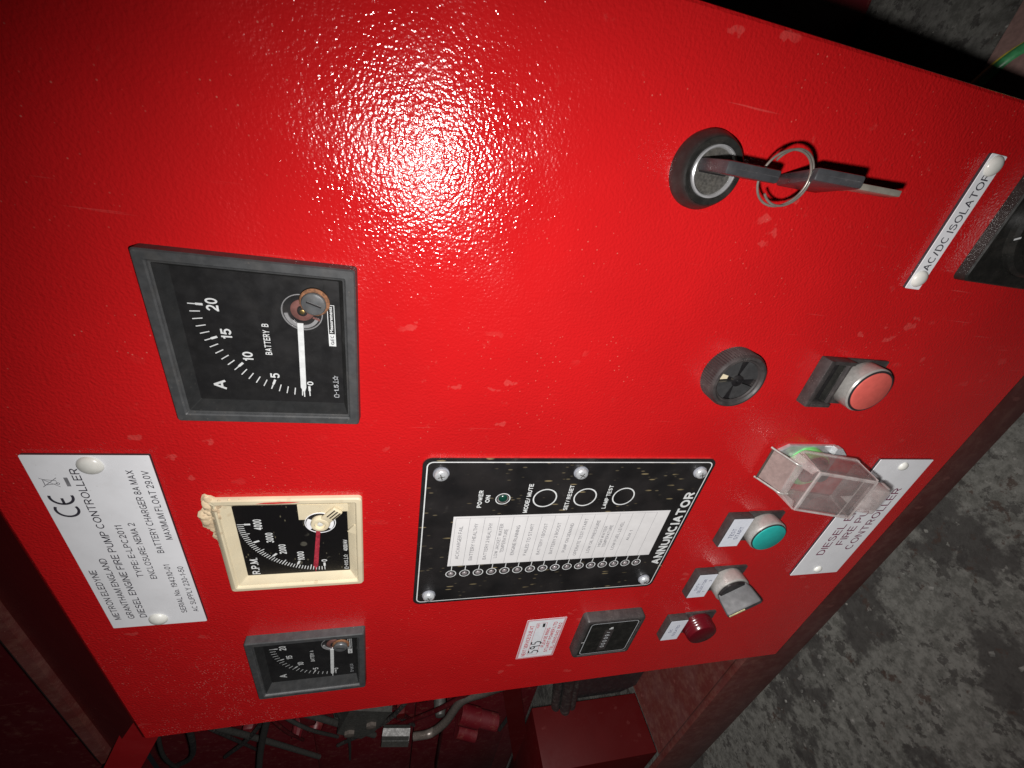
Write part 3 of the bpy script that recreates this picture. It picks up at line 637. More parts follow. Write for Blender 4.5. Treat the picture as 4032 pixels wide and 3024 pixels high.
b = MB(); b.prism([(u0 + 46, v0 + 22.1), (u0 + 46, v0 + 24.2), (u0 + 16.4, v0 + 27.6), (u0 + 14.2, v0 + 26.9), (u0 + 11.0, v0 + 26.8), (u0 + 11.0, v0 + 26.5), (u0 + 14.2, v0 + 26.4), (u0 + 16.2, v0 + 25.1)], -.1, .3); t.part(b, 'pointer', 'red_pointer', 0)
# lumps of old sealant along the broken top right edge
b = MB()
def lump(mb, u, v, z, r, sq=.42):
    q_ = bmesh.new(); bmesh.ops.create_icosphere(q_, subdivisions=3, radius=1)
    ph = [random.uniform(0, 6) for _ in range(6)]
    for w in q_.verts:
        c_ = w.co; k_ = 1 + .30 * math.sin(2.3 * c_.x + ph[0]) * math.sin(3.1 * c_.y + ph[1]) + .20 * math.sin(7 * c_.z + ph[2] + 5 * c_.x) + .07 * math.sin(13 * c_.y + ph[3] + 9 * c_.x)
        w.co = Vector((u + c_.x * r * k_ * 1.55, v + c_.y * r * k_, z + c_.z * r * sq * k_))
    mb.add(q_)
for u, v, z, r in ((71, 70.5, 1.2, 2.6), (68, 71.5, 1.4, 2.6), (64, 71.8, 1.2, 2.3), (60.5, 73.4, 1.3, 3.1), (57, 73.6, 1.4, 2.9), (53.5, 72, 1.2, 2.3), (50, 70.6, 1.3, 2.0), (46.5, 70.9, 1.2, 1.9), (43, 70.4, 1.3, 1.6), (39.5, 70.2, 1.3, 1.5), (69.5, 66.5, 1.9, 1.7), (66, 68.6, 2.0, 1.8), (61, 69.2, 1.8, 1.8), (70.6, 62, 1.8, 1.2), (70.8, 57, 1.8, 1.1)):
    lump(b, u0 + u, v0 + v, z, r)
t.part(b, 'sealant', 'glue', 60)
b = MB(); b.prism([(u0 + 70.2, v0 + 50), (u0 + 70.0, v0 + 42), (u0 + 70.3, v0 + 34), (u0 + 70.9, v0 + 30), (u0 + 71.2, v0 + 38), (u0 + 71.0, v0 + 46)], 2.7, 2.96); t.part(b, 'paint_smear', 'red_smear', 0)
b = MB(); b.prism([(u0 + 43, v0 + 1.5), (u0 + 50, v0 + .6), (u0 + 51, v0 + 4.4), (u0 + 46, v0 + 8.0), (u0 + 44.4, v0 + 5.5)], .8, 1.6); t.part(b, 'broken_flap', 'cream', 0)

# ================================================================== rating plate, lower name plate, isolator plate
def dome(t, cu, cv, r, z, h, mat='rivet', name='rivet'):
    b = MB(); pr = [(r, z)] + [(r * math.cos(a), z + h * math.sin(a)) for a in [math.pi / 2 * i / 7 for i in range(1, 7)]] + [(r * .06, z + h)]
    b.lathe(pr, cu, cv, 28); return t.part(b, name, mat, 60)
def plate(t, u0, u1, v0, v1, z=1.5):
    b = MB(); b.loft([(rr(u0, u1, v0, v1, .5, 2), 0), (rr(u0, u1, v0, v1, .5, 2), z - .25)], False, False); t.part(b, 'edge', 'laminate_edge', 0)
    b = MB(); b.loft([(rr(u0, u1, v0, v1, .5, 2), z - .25), (rr(u0 + .05, u1 - .05, v0 + .05, v1 - .05, .5, 2), z)], False, True); return t.part(b, 'plate', 'white_plastic', 0)
t = T('rating_plate', 'white rating plate with CE mark and serial number above the tachometer', 'plate', (-86, 112))
pl = plate(t, -150.1, -22.1, 89.2, 135.6); Z = 1.56
for s_, a, b_, v_, h in (('METRON ELEDYNE', -142, -98.3, 129.7, 3.1), ('GRANTHAM ENGLAND', -142, -89.6, 123.2, 3.1), ('DIESEL ENGINE FIRE PUMP CONTROLLER', -141.6, -29.6, 117.3, 3.3),
        ('TYPE: E-LPC2011', -105.8, -65.9, 110.5, 2.9), ('ENCLOSURE: NEMA 2', -107.8, -64.5, 104.9, 2.9), ('BATTERY CHARGER 8A MAX', -87.3, -30.6, 97.2, 3.0), ('MAXIMUM FLOAT 29.0V', -77.3, -31, 91.4, 3.0),
        ('SERIAL No. 194310-01', -139.9, -96.7, 97.2, 2.8), ('AC SUPPLY 230-1-50', -139.7, -98.8, 91.4, 2.8)):
    t.text(s_, a, b_, v_, h, Z, 'black_ink', parent=pl)
b = MB(); b.stroke(arc(-54.6, 128.4, 4.3, 62, 298, 18), 1.15, Z); b.stroke(arc(-46.6, 128.2, 4.3, 75, 285, 18), 1.15, Z); b.stroke([(-50.6, 128.2), (-47.2, 128.2)], 1.1, Z); t.part(b, 'ce_mark', 'black_ink', 0, pl)
b = MB(); b.flat(rr(-40, -34.7, 122.4, 123.9), Z); b.stroke([(-39.4, 131.6), (-35.4, 131.6)], .35, Z); b.stroke([(-39, 131.3), (-38.3, 127.0), (-36.5, 127.0), (-35.8, 131.3)], .35, Z); b.stroke([(-40.2, 132.6), (-34.8, 126.4)], .3, Z + .01); b.stroke([(-34.8, 132.6), (-40.2, 126.4)], .3, Z + .02); b.ring(circ(-38.2, 126.7, .7, 14), circ(-38.2, 126.7, .4, 14), Z + .03)
t.part(b, 'bin_symbol', 'grey_print', 0, pl)
dome(t, -27.6, 112.0, 4.9, 1.5, 2.6); dome(t, -144.0, 112.4, 4.7, 1.5, 2.6)

t = T('name_plate', 'white plate reading DIESEL ENGINE FIRE PUMP CONTROLLER at the panel foot', 'plate', (-87, -365))
pl = plate(t, -151.2, -23.2, -390.3, -340.3)
for s_, a, b_, v_ in (('DIESEL ENGINE', -125.5, -46.5, -357.8), ('FIRE PUMP', -113.8, -58.5, -370.0), ('CONTROLLER', -120.2, -51, -383.4)): t.text(s_, a, b_, v_, 7.4, Z, 'plum_ink', parent=pl)
dome(t, -29.2, -365.4, 3.6, 1.5, 2.2); dome(t, -144.6, -365.2, 3.6, 1.5, 2.2)

t = T('isolator_label', 'narrow white label reading AC/DC ISOLATOR above the black isolator', 'plate', (122, -270))
pl = plate(t, 91.5, 152.7, -274.9, -265.4)
t.text('AC/DC ISOLATOR', 101.2, 145.2, -272.6, 4.4, Z, 'black_ink', parent=pl)
dome(t, 96.9, -270.3, 4.2, 1.5, 2.4); dome(t, 148.2, -270.2, 4.3, 1.5, 2.4)

# ================================================================== isolator
t = T('rotary_isolator', 'glossy black rotary isolator cut off by the right picture edge', 'switch', (131.5, -326))
b = MB(); b.loft([(rr(99, 164, -358.5, -293.3, 3, 4), 0), (rr(99.5, 163.5, -358.0, -293.7, 3, 4), 4.6), (rr(100.1, 162.9, -357.4, -294.3, 3, 4), 5.3), (rr(101, 162, -356.5, -295.2, 3, 4), 5.5), (rr(102.6, 160.4, -354.9, -296.8, 2.6, 4), 5.1)], False, True); t.part(b, 'base', 'gloss_black', 30)
b = MB(); b.lathe([(26, 4.9), (26, 7.5), (24.6, 9), (21, 9.4), (20, 8.4)], 131.5, -326, 56); dk = t.part(b, 'dial_disc', 'gloss_black', 35)
b = MB(); b.box(128, 135, -349, -303, 8.4, 24, 2, 3); t.part(b, 'handle', 'gloss_black', 40)
b = MB(); b.stroke([(123.2, -304.6), (121.6, -300.2)], .9, 9.1); t.part(b, 'index_mark', 'white_ink', 0, dk)

# ================================================================== annunciator
t = T('annunciator_panel', 'black annunciator panel with white alarm list, sixteen lamps and five screws', 'panel', (-86, -119))
U0, U1, V0, V1 = -149.3, -22.9, -207.4, -30.0
b = MB(); b.loft([(rr(U0, U1, V0, V1, 5, 6), 0), (rr(U0, U1, V0, V1, 5, 6), 1.3)], False, False); t.part(b, 'backing', 'red_smear', 0)
b = MB(); b.loft([(rr(U0, U1, V0, V1, 5, 6), 1.3), (rr(U0 + .1, U1 - .1, V0 + .1, V1 - .1, 5, 6), 2.0)], False, True); face = t.part(b, 'face', 'film', 0)
Z = 2.06
b = MB(); b.ring(rr(U0 + 2.1, U1 - 2.1, V0 + 1.9, V1 - 2.1, 3.6, 6), rr(U0 + 2.75, U1 - 2.75, V0 + 2.55, V1 - 2.75, 3.0, 6), Z); t.part(b, 'border_line', 'white_ink', 0, face)
b = MB(); b.flat(rr(-111.2, -66.5, -191.6, -49.6), Z - .02); lst = t.part(b, 'alarm_list', 'paper', 0)
LP = 8.787; L0 = -52.5
b = MB()
for i in range(15): b.stroke([(-111.1, L0 - 6.9 - i * LP), (-68.0, L0 - 6.9 - i * LP)], .18, Z)
b.stroke([(-111.1, -51.2), (-68.0, -51.2)], .15, Z); b.stroke([(-68.0, -51.2), (-68.0, L0 - 6.9 - 14 * LP)], .15, Z + .01)
t.part(b, 'row_lines', 'grey_print', 0, lst)
rows = ['AC/CHARGER FAIL', 'BATTERY 1 HEALTHY', 'BATTERY 2 HEALTHY', 'LOW JACKET WATER|TEMPERATURE', 'ENGINE RUNNING', 'FAILED TO START', 'BATTERY 1 BOOST', 'BATTERY 2 BOOST', 'PUMP ON DEMAND', 'OPERATE TEST START', 'LOW OIL PRESSURE', 'HIGH WATER|TEMPERATURE', 'LOW FUEL LEVEL', 'AUX 1']
for i, rw in enumerate(rows):
    ps = rw.split('|')
    for j, s_ in enumerate(ps):
        w = len(s_) * 1.98; vv = L0 - i * LP - 3.4 + (1.9 - j * 3.5 if len(ps) == 2 else 0)
        t.text(s_, -89.6 - w / 2, -89.6 + w / 2, vv, 2.25, Z, 'grey_print', parent=lst)
for i in range(16):
    v = L0 - i * LP
    b = MB(); b.flat(circ(-119, v, 2.4, 20), Z - .02); so = t.part(b, 'lamp_socket', 'led_socket', 0)
    b = MB(); b.lathe([(1.75, 2.05), (1.6, 2.5), (1.1, 2.85), (.2, 3.0)], -119 - .1, v, 16); t.part(b, 'lamp', 'led', 60, so)
    b = MB(); b.ring(circ(-119, v, 3.4, 28), circ(-119, v, 2.85, 28), Z); b.stroke([(-115.7, v), (-111.3, v)], .5, Z + .005); t.part(b, 'lamp_ring', 'white_ink', 0, so)
for s_, a, b_, v_, h, bo in (('POWER', -59.6, -46.0, -64.6, 2.6, .02), ('ON', -55.7, -49.8, -68.9, 2.6, .02), ('MODE/ MUTE', -64.8, -41.5, -93.0, 2.7, .02), ('SET/ RESET', -63.5, -43, -118.2, 2.7, .02), ('LAMP TEST', -63.1, -43.4, -143.6, 2.7, .02), ('ANNUNCIATOR', -122.4, -50.6, -203.6, 7.0, .022)):
    t.text(s_, a, b_, v_, h, Z, 'white_ink', parent=face, bold=bo)
for v in (-101.9, -127.4, -152.9):
    b = MB(); b.ring(circ(-53, v, 7.4, 40), circ(-53, v, 6.6, 40), Z); t.part(b, 'key_ring_mark', 'white_ink', 0, face)
b = MB(); b.ring(circ(-52.9, -76.5, 4.4, 32), circ(-52.9, -76.5, 3.85, 32), Z); pr = t.part(b, 'power_lamp_ring', 'white_ink', 0, face)
b = MB(); b.flat(circ(-52.9, -76.5, 3.2, 28), Z - .02); t.part(b, 'power_lamp_socket', 'led', 0, pr)
b = MB(); b.lathe([(2.7, 2.05), (2.5, 2.6), (1.6, 3.1), (.2, 3.3)], -52.4, -76.5, 24); t.part(b, 'power_lamp', 'green_led', 60, pr)
for i, (su, sv) in enumerate(((-32.9, -39.9), (-32.6, -119.3), (-32.9, -198.6), (-139.0, -197.3), (-139.4, -39.9))):
    b = MB(); b.lathe([(4.3, 2.0), (4.3, 2.7), (3.9, 2.95)], su, sv, 28); wa = t.part(b, 'washer', 'washer_clear', 35)
    b = MB(); b.lathe([(3.75, 2.9), (3.75, 4.0), (3.4, 4.7), (2.6, 5.15), (1.5, 5.35), (.9, 5.36)], su, sv, 28); sc = t.part(b, 'screw', 'zinc', 50)
    b = MB(); a0 = .3 + i * .8
    b.mx = Matrix.Translation((su, sv, 0)) @ Matrix.Rotation(a0, 4, 'Z'); b.box(-1.9, 1.9, -.28, .28, 5.2, 5.42); b.box(-.28, .28, -1.9, 1.9, 5.22, 5.43); t.part(b, 'cross_recess', 'lock_face', 0, sc)

# ================================================================== hour meter
t = T('hour_meter', 'black square hour meter with thin white outline left of the lamp list', 'meter', (-207, -186))
a, b_, c, d = -233.4, -180.6, -212.8, -161.2
def R(i, r): return rr(a + i, b_ - i, c + i, d - i, r, 4)
b = MB(); b.loft([(R(0, 3), 0), (R(.2, 3), 6.4), (R(.9, 2.6), 7.6), (R(2.0, 2.2), 8.1), (R(3.2, 1.6), 8.0), (R(3.6, 1.4), 7.4)], False, True); t.part(b, 'case', 'holder', 30)
b = MB(); b.prism(R(3.8, 1.2), 7.42, 7.5); f_ = t.part(b, 'face', 'gloss_black', 0)
b = MB(); b.ring(rr(-228.6, -185.0, -208.0, -166.6, 3, 5), rr(-228.1, -185.5, -207.5, -167.1, 2.6, 5), 7.55); t.part(b, 'outline', 'dim_ink', 0, f_)
b = MB(); b.loft([(rr(-224.6, -195.5, -188.6, -181.2), 7.54), (rr(-224.0, -196.1, -188.0, -181.8), 7.52)], False, True); t.part(b, 'counter_window', 'holder', 0, f_)
for i, ch in enumerate('00009'):
    t.text(ch, -220.6 + i * 4.1, -218.2 + i * 4.1, -186.6, 3.8, 7.6, 'dim_ink', 'counter_digit', .005, f_)
t.text('/', -199.6, -198.2, -186.2, 3.4, 7.6, 'dim_ink', 'counter_digit', .01, f_)
t.text('h', -194.4, -191.6, -187.4, 3.6, 7.6, 'white_ink', 'lettering', .03, f_)
b = MB(); b.stroke([(-209.5, -163.8), (-209.2, -166.2)], .7, 8.12); t.part(b, 'chip', 'paper', 0)

# ================================================================== service sticker
t = T('service_sticker', 'white sticker with red border and 595 handwritten in black marker', 'sticker', (-212, -132))
b = MB(); b.prism(rr(-240.2, -184.5, -148.4, -116.4, .6, 2), .02, .12); st = t.part(b, 'paper', 'sticker', 0)
Z = .16
b = MB(); b.ring(rr(-239.8, -184.9, -148.0, -116.8), rr(-239.2, -185.5, -147.4, -117.4), Z); b.ring(rr(-238.9, -185.8, -147.1, -117.7), rr(-238.6, -186.1, -146.8, -118.0), Z)
b.ring(rr(-235.6, -189.6, -133.6, -125.0), rr(-235.3, -189.9, -133.3, -125.3), Z); t.part(b, 'red_border', 'sticker_red', 0, st)
for s_, x0, x1, v_, h in (('NEXT SERVICE DUE AT', -236.6, -192.4, -123.4, 3.3), ('PLEASE RING', -225.5, -197.4, -137.6, 2.9), ('STUART POWER LTD', -233.4, -189.6, -141.9, 3.0), ('TEL: 0845 642 1662', -231.6, -191.6, -146.2, 2.8), ('HOURS', -196.4, -190.4, -127.6, 1.9)):
    t.text(s_, x0, x1, v_, h, Z + .02, 'sticker_red', parent=st, bold=.014)
def five(o): return [(o + 4.2, -125.6), (o + .9, -125.8), (o + .5, -129.0), (o + 2.6, -128.7), (o + 4.2, -130.2), (o + 3.6, -132.8), (o + 1.8, -133.9), (o + .4, -133.4)]
b = MB(); b.stroke(five(-233.2), 1.15, Z + .04); b.stroke(five(-220.2), 1.25, Z + .05); b.stroke(arc(-224.8, -127.8, 1.7, 20, 380, 18) + [(-222.7, -131.0), (-222.6, -134.2)], 1.15, Z + .06)
b.stroke([(-195.6, -131.4), (-190.6, -131.0)], 2.0, Z + .04); t.part(b, 'handwriting', 'marker', 0, st)

# ================================================================== push buttons, selector, lamp
VC = -273.5
def holder(t, cu, insert=None, lines=()):
    b = MB(); b.loft([(rr(cu - 14.8, cu + 14.8, -288.5, -258, 1, 2), 0), (rr(cu - 14.8, cu + 14.8, -288.5, -258, 1, 2), 1.6)], False, True)
    h = t.part(b, 'legend_base', 'holder', 30)
    if insert:
        b = MB(); b.box(cu - 14.8, cu + 14.8, -258.2, -240.8, 0, 6.2, .7); t.part(b, 'legend_block', 'holder', 30)
        b = MB(); b.prism(rr(cu - 14.1, cu + 14.1, -257.4, -241.6), 6.15, 6.35); ins = t.part(b, 'legend_insert', 'label_paper', 0)
        for s_, du0, du1, v_, hh in lines: t.text(s_, cu + du0, cu + du1, v_, hh, 6.42, 'blue_ink', parent=ins)
    else:      # the insert is missing: an open tray
        b = MB(); b.box(cu - 14.8, cu + 14.8, -244.2, -240.8, 0, 7.2, .6); b.box(cu - 14.8, cu - 12.6, -258.5, -243.6, 0, 7.0, .4); b.box(cu + 12.6, cu + 14.8, -258.5, -243.6, 0, 7.0, .4); b.box(cu - 12.7, cu + 12.7, -258.5, -256.8, 0, 5.6, .3)
        t.part(b, 'legend_tray', 'holder', 30)
        b = MB(); b.flat(rr(cu - 12.7, cu + 12.7, -257, -244), 1.0); t.part(b, 'tray_floor', 'black', 0)
        b = MB(); b.box(cu - 12.4, cu + 12.4, -255.6, -254.8, 1.2, 4.6, .2); b.box(cu + 8, cu + 11, -248, -246.4, 1.2, 3.6, .2); b.box(cu - 11.4, cu - 9.0, -250, -247.8, 1.2, 3.4, .2); t.part(b, 'tray_rib', 'gloss_black', 0)
def bezel(t, cu, h=10.6, r=14.0):
    b = MB(); b.lathe([(r - .5, 1.6), (r, 2.4), (r - .1, h - .8), (r - .7, h), (r - 1.6, h + .1), (r - 1.9, h - .5)], cu, VC, 56, False, True); return t.part(b, 'metal_bezel', 'satin', 35)
# red stop button (faded)
t = T('push_button', 'faded salmon red push button with an empty legend tray', 'button', (35.5, VC), 'round push buttons with legend holders')
holder(t, 35.5); bezel(t, 35.5, 11.2)
b = MB(); b.lathe([(13.2, 10.4), (13.2, 11.6), (12.6, 11.9), (12.2, 11.6)], 35.5, VC, 56, False, True); t.part(b, 'cap_rim', 'salmon_frame', 35)
b = MB(); b.lathe([(12.1, 11.3), (12.0, 12.0), (11.3, 12.35)], 35.5, VC, 56); t.part(b, 'cap', 'salmon', 35)
# teal test start
t = T('push_button', 'teal green push button labelled TEST START', 'button', (-87.0, VC), 'round push buttons with legend holders')
holder(t, -87.0, True, (('TEST', -5.4, 4.6, -248.6, 3.3), ('START', -6.6, 6.4, -253.6, 3.3))); bezel(t, -87.0, 10.8)
b = MB(); b.lathe([(13.0, 10.2), (13.0, 11.3), (12.5, 11.5)], -87.0, VC, 56); t.part(b, 'cap_rim', 'salmon_frame', 35)
b = MB(); b.lathe([(12.4, 11.2), (12.3, 12.0), (11.7, 12.3)], -87.0, VC, 56); t.part(b, 'cap', 'teal', 35)
# duty selector
su = -148.2
t = T('selector_switch', 'grey lever selector switch labelled DUTY SELECTOR 1 2', 'switch', (su, VC))
holder(t, su, True, (('DUTY', -4.6, 4.2, -246.6, 2.6), ('SELECTOR', -8.8, 8.8, -250.6, 2.6), ('1', -7.4, -6.6, -255.0, 2.4), ('2', 6.0, 7.8, -255.0, 2.4)))
bezel(t, su, 12.0, 13.9)
b = MB(); b.lathe([(12.0, 11.4), (12.0, 13.4), (11.2, 14.2)], su, VC, 48); t.part(b, 'knob_base', 'black', 35)
b = MB(); b.mx = Matrix.Translation((su, VC, 0)) @ Matrix.Rotation(math.radians(-51), 4, 'Z')
b.loft([(rr(-hl, hl, -ht, ht, min(1.2, ht * .6), 3), z) for z, hl, ht in ((13.0, 12.0, 5.8), (16.5, 13.2, 4.6), (25.8, 13.9, 2.6), (26.8, 13.3, 2.0))], True, True); lv = t.part(b, 'lever', 'lever', 35)
b = MB(); b.mx = Matrix.Translation((su, VC, 0)) @ Matrix.Rotation(math.radians(-51), 4, 'Z'); b.box(-12.8, 0, -.9, .9, 26.6, 26.95); t.part(b, 'lever_mark', 'mark_yellow', 0, lv)
# dc isolated lamp
du = -209.6
t = T('indicator_lamp', 'dark red indicator lamp labelled DC ISOLATED', 'lamp', (du, VC))
holder(t, du, True, (('DC', -2.6, 2.6, -247.4, 2.7), ('ISOLATED', -8.2, 8.2, -252.4, 2.7)))
b = MB(); b.lathe([(13.6, 1.6), (13.8, 3.4), (13.5, 5.0), (13.3, 5.4)], du, VC, 56, False, True); t.part(b, 'collar', 'red_lens', 35)
b = MB(); pr = []
for z in (5.2, 7.2, 9.2): pr += [(13.1, z), (12.9, z + 1.4), (12.7, z + 1.8)]
pr += [(12.6, 11.6), (12.0, 12.6), (10.8, 13.1)]
b.lathe(pr, du, VC, 56, False, True); t.part(b, 'lens', 'red_lens', 25)

# ================================================================== covered start button
cu = -25.7
t = T('covered_button', 'green push button under a clear hinged cover with steel hinge plate', 'button', (cu, VC))
b = MB(); b.loft([([(cu - 14.2, -293), (cu - 9, -300), (cu + 9, -300), (cu + 14.2, -293), (cu + 14.2, -256), (cu + 9.5, -249), (cu - 9.5, -249), (cu - 14.2, -256)], z) for z in (0, 1.6)] + [([(cu - 13.6, -292.6), (cu - 8.6, -299.3), (cu + 8.6, -299.3), (cu + 13.6, -292.6), (cu + 13.6, -256.4), (cu + 9, -249.6), (cu - 9, -249.6), (cu - 13.6, -256.4)], 2.0)], False, True)
t.part(b, 'steel_base', 'chrome', 20)
b = MB(); b.prism([(cu + 9.6, -299.8), (cu + 14.8, -293.2), (cu + 14.8, -289), (cu + 9.6, -289)], 2.0, 5.6); t.part(b, 'base_lug', 'zinc', 0)
b = MB(); b.lathe([(13.2, 2), (13.2, 8.2), (12.4, 9), (11, 9)], cu, VC, 48); t.part(b, 'button_bezel', 'green', 35)
b = MB(); b.lathe([(10.4, 8.9), (10.2, 9.8), (9.4, 10.2)], cu + .6, VC - 1, 40); t.part(b, 'button_cap', 'red_lens', 35)
b = MB(); b.lathe([(4.2, 10), (4.2, 12), (3.6, 12.4)], cu - 3.5, VC - 9, 24); t.part(b, 'button_stop', 'black', 35)
# steel hinge plate standing out of the panel
b = MB(); b.loft([[(cu - 10.8, -243.4, 2.6), (cu + 10.8, -243.4, 2.6), (cu + 10.8, -249.2, 16.2), (cu - 10.8, -249.2, 16.2)], [(cu - 10.8, -244.4, 2.2), (cu + 10.8, -244.4, 2.2), (cu + 10.8, -250.2, 15.8), (cu - 10.8, -250.2, 15.8)]], True, True); t.part(b, 'hinge_plate', 'steel', 20)
for s_ in (-1, 1):
    b = MB(); b.tube(spline([(cu + s_ * 12.2, -242.6, 1.2), (cu + s_ * 12.0, -243.4, 3.2), (cu + s_ * 11.8, -247.0, 12), (cu + s_ * 11.6, -249.4, 17), (cu + s_ * 11.4, -254, 17.6)], 5), .75, 8); hp = t.part(b, 'hinge_wire', 'satin', 60)
b = MB(); b.tube([(cu - 12.4, -243.2, 2.6), (cu + 12.4, -243.2, 2.6)], .7, 8); t.part(b, 'hinge_pin', 'dark_steel', 60)
# cover: a clear box open at the back, swung 13.5 degrees outwards about its hinge
PIV = Vector((0, -253, 10)); RX = Matrix.Translation(PIV) @ Matrix.Rotation(math.radians(-13.5), 4, 'X') @ Matrix.Translation(-PIV)
def wall(mb, p):      # quad given by four (u,v,z), thickened by 1.4 inwards
    mb.loft([p], False, True); return mb
b = MB(); b.mx = RX; W2 = 16.2; ta, tb, zf, zb = -255.5, -292.5, 27.2, 8.6
def ring3(ins, z): return (rr(cu - W2 + ins, cu + W2 - ins, tb + ins, ta - ins, 3.0 - min(ins, 2.2), 4), z)
b.loft([ring3(0, zb), ring3(.0, zf - 2.2), ring3(.7, zf - .6), ring3(2.2, zf), ], False, True)
b.loft([ring3(1.5, zb), ring3(1.5, zf - 2.6), ring3(3.0, zf - 1.5)], False, True)
cvr = t.part(b, 'clear_cover', 'clear', 40)
b = MB(); b.mx = RX; b.ring(ring3(-.9, 0)[0], ring3(1.5, 0)[0], zb); b.loft([ring3(-.9, zb), ring3(-.9, zb + 1.3), ring3(0, zb + 1.4)], False, False); t.part(b, 'cover_rim', 'clear_edge', 30, cvr)
b = MB(); b.mx = RX
for z in (zf,): b.ring(ring3(.9, 0)[0], ring3(2.5, 0)[0], zf + .06)
for s_ in (-1, 1):
    for vv in (ta - .8, tb + .8): b.tube([(cu + s_ * (W2 - .8), vv, zb + 1), (cu + s_ * (W2 - .8), vv, zf - 1.2)], .55, 8)
q4 = [(cu - W2 + 1.2, ta - 1.2, zf - .5), (cu + W2 - 1.2, ta - 1.2, zf - .5), (cu + W2 - 1.2, tb + 1.2, zf - .5), (cu - W2 + 1.2, tb + 1.2, zf - .5)]
for i in range(4): b.tube([q4[i], q4[(i + 1) % 4]], .6, 8)
t.part(b, 'cover_edge_glint', 'clear_glint', 40, cvr)  # pale bars added along the edges as painted highlights
b = MB(); b.mx = RX
for s_ in (-1, 1): b.loft([[(cu + s_ * 15.8, -252.6, 11), (cu + s_ * 15.8, -256, 11), (cu + s_ * 15.8, -256, 26), (cu + s_ * 15.8, -254.8, 20)], [(cu + s_ * 10.8, -247.4, 12), (cu + s_ * 10.8, -251, 12), (cu + s_ * 10.8, -256, 24), (cu + s_ * 10.8, -251.6, 17)]], True, True)
b.box(cu - 11, cu + 11, -255.4, -250.5, 15.5, 17.5, .5)
t.part(b, 'cover_shoulder', 'clear_edge', 30, cvr)
b = MB(); b.mx = RX; b.box(cu - 9.5, cu + 9.5, -303.5, -292.4, 18.0, 27.0, 1.2); b.box(cu - 2, cu + 9.5, -305.5, -303.2, 18, 24, .8); t.part(b, 'padlock_tab', 'clear_edge', 30, cvr)
b = MB(); b.mx = RX; b.loft([[(cu - 14, -283, zf + .1), (cu - 3, -283, zf + .1), (cu + 1, -276.5, zf + .1), (cu + 3, -283, zf + .1), (cu + 14, -283, zf + .1), (cu + 14, -283.8, zf + .1), (cu - 14, -283.8, zf + .1)]], False, True); t.part(b, 'moulded_line', 'clear_edge', 0, cvr)

# ================================================================== alarm sounder
t = T('alarm_sounder', 'round black sounder with ribbed rim and four sector openings', 'sounder', (35.8, -187))
sc, sv, n = 35.8, -186.6, 72
b = MB(); lo_ = []
for z, r, rib in ((0, 15.6, .28), (8.2, 15.6, .28), (9.2, 15.2, .1)):
    lo_.append(([(sc + (r + (rib if i % 2 else -rib)) * math.cos(math.pi * i / n), sv + (r + (rib if i % 2 else -rib)) * math.sin(math.pi * i / n)) for i in range(2 * n)], z))
b.loft(lo_ + [(circ(sc, sv, r, 2 * n), z) for r, z in ((14.6, 10.2), (13.4, 10.5), (12.9, 10.1), (12.4, 9.2), (11.7, 9.0), (11.3, 8.2))], False, False); t.part(b, 'rim', 'holder', 25)
b = MB(); b.flat(circ(sc, sv, 14.6, 48), 3.6); t.part(b, 'sound_chamber', 'black', 0)
for a0 in (8, 98, 188, 278):      # four solid sectors leave four openings
    b = MB(); b.prism([(sc + 1.2 * math.cos(math.radians(a0 + 32)), sv + 1.2 * math.sin(math.radians(a0 + 32)))] + arc(sc, sv, 11.5, a0, a0 + 64, 14), 6.4, 7.6 + (.5 if a0 in (98, 278) else 0)); t.part(b, 'sector', 'sounder', 0)
b = MB(); b.lathe([(3.2, 6.9), (3.2, 8.6), (2.6, 8.9), (1.3, 8.9), (1.2, 7.2)], sc, sv, 28); t.part(b, 'hub', 'black', 30)
b = MB(); b.prism(arc(sc, sv, 10.2, 73, 97, 6) + arc(sc, sv, 4.2, 97, 73, 6), 3.7, 5.6); t.part(b, 'diaphragm', 'cream', 0)

# ================================================================== key lock and keys
ku, kv = 125.3, -130.6
t = T('key_lock', 'black round key lock with chrome ring near the right panel edge', 'lock', (ku, kv))
b = MB(); b.lathe([(14.2, 0), (14.3, 2.2), (13.9, 3.2), (13.0, 5.6), (12.2, 7.4), (11.8, 7.8)], ku, kv, 64, False, False); t.part(b, 'outer_ring', 'lock_plastic', 25)
b = MB(); b.lathe([(11.9, 7.7), (11.6, 8.0), (10.0, 7.9), (9.1, 7.4)], ku, kv, 64, False, False); t.part(b, 'inner_ring', 'gloss_black', 30)
b = MB(); b.lathe([(9.3, 7.4), (9.15, 8.3), (8.6, 8.6), (8.15, 8.2), (8.0, 6.8)], ku, kv, 64, False, False); t.part(b, 'chrome_ring', 'chrome', 50)
b = MB(); b.lathe([(8.1, 6.9), (7.6, 7.0)], ku, kv, 48); t.part(b, 'lock_face', 'lock_face', 0)
b = MB(); b.box(ku - .9, ku + 2.6, kv - 6, kv + 6, 6.9, 7.08); t.part(b, 'keyhole', 'black', 0)

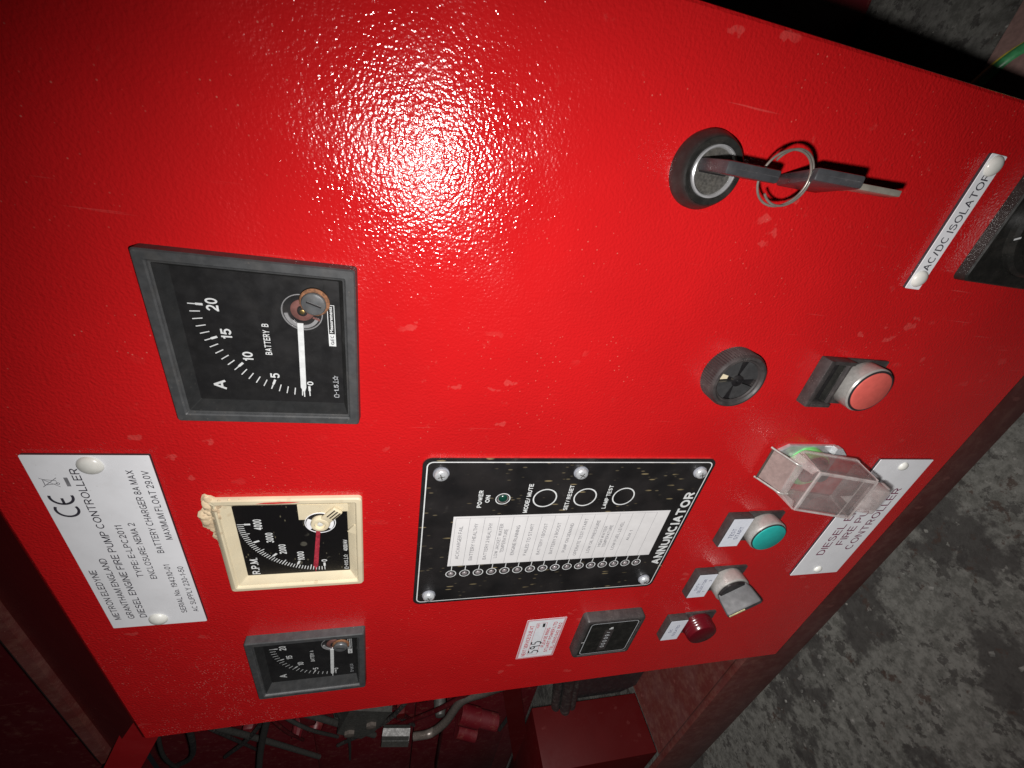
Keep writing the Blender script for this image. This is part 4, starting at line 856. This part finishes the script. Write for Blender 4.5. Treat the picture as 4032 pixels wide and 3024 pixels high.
def slab(mb, c0, ax, wd, th, l0, l1, w0, w1, t0, t1, bev):
    mb.mx = Matrix(((ax.x, wd.x, th.x, c0.x), (ax.y, wd.y, th.y, c0.y), (ax.z, wd.z, th.z, c0.z), (0, 0, 0, 1))); mb.box(l0, l1, w0, w1, t0, t1, bev)
def make_key(name, label, c0, ax, wd, twist, blade, w1=11):
    # c0: middle of the head's blade end; ax points from head end to blade tip; wd = broad direction
    t = T(name, label, 'key', (c0.x, c0.y), z=c0.z)
    th = ax.cross(wd).normalized(); Rm = Matrix.Rotation(twist, 3, ax); wd = Rm @ wd; th = Rm @ th
    b = MB(); slab(b, c0, ax, wd, th, -17.5, 0, -11, w1, -2.2, 2.2, .9); hd = t.part(b, 'head', 'key_plastic', 40)
    b = MB(); slab(b, c0, ax, wd, th, -17.56, -.5, -10.2, w1 - .8, -.12, .12, 0); b.box(-16, -1, -11.05, -10.9, -.12, .12); b.box(-16, -1, w1 - .1, w1 + .05, -.12, .12); t.part(b, 'mould_seam', 'lever', 0, hd)
    if blade:
        b = MB(); slab(b, c0, ax, wd, th, -.3, 3, -4.6, 4.6, -1.5, 1.5, .3); b.box(2.8, 19.5, -3.6, 3.4, -1.1, 1.1, .35); b.box(6, 8, 3.2, 4.2, -1.0, 1.0, .2); b.box(10, 13, 3.2, 4.5, -1.0, 1.0, .2); t.part(b, 'blade', 'key_steel', 30)
    else:
        b = MB(); slab(b, c0, ax, wd, th, -.3, 9, -4.2, 4.2, -1.2, 1.2, .3); t.part(b, 'blade', 'key_steel', 30)
    return t
make_key('key', 'grey headed key pushed into the lock', Vector((127.0, -133.4, 8.6)), Vector((0, 0, -1)), Vector((0, -1, 0)), 0.0, False)
d = Vector((0.0, -.966, .259)).normalized(); p = Vector((.10, -.259, -.966)).normalized(); p = (p - d * p.dot(d)).normalized()
apex = Vector((127.8, -157.6, 26.6)); c0 = apex + d * 17.5 + p * 11
make_key('key', 'spare grey headed key hanging from the ring with its blade downwards', c0, d, p, math.radians(-13), True, 15)
t = T('key_ring', 'thin steel split ring joining the two keys', 'ring', (127.2, -149.8), z=22)
def ringpts(c, r, tx, ty, a0, a1, n=64, dr=0.): 
    X = Vector((1, 0, tx)).normalized(); Y = Vector((0, 1, ty)); Y = (Y - X * Y.dot(X)).normalized()
    return [tuple(Vector(c) + X * (r + dr * i / n) * math.cos(a0 + (a1 - a0) * i / n) + Y * (r + dr * i / n) * math.sin(a0 + (a1 - a0) * i / n)) for i in range(n + 1)]
b = MB(); b.tube(ringpts((127.0, -149.6, 22), 9.3, .10, -.12, .5,   .5 + 2 * math.pi), .45, 8, True); b.tube(ringpts((127.4, -150.9, 22.6), 9.2, .02, -.02, 2.3, 2.3 + 1.6 * math.pi), .45, 8, True); t.part(b, 'wire', 'wire', 60)
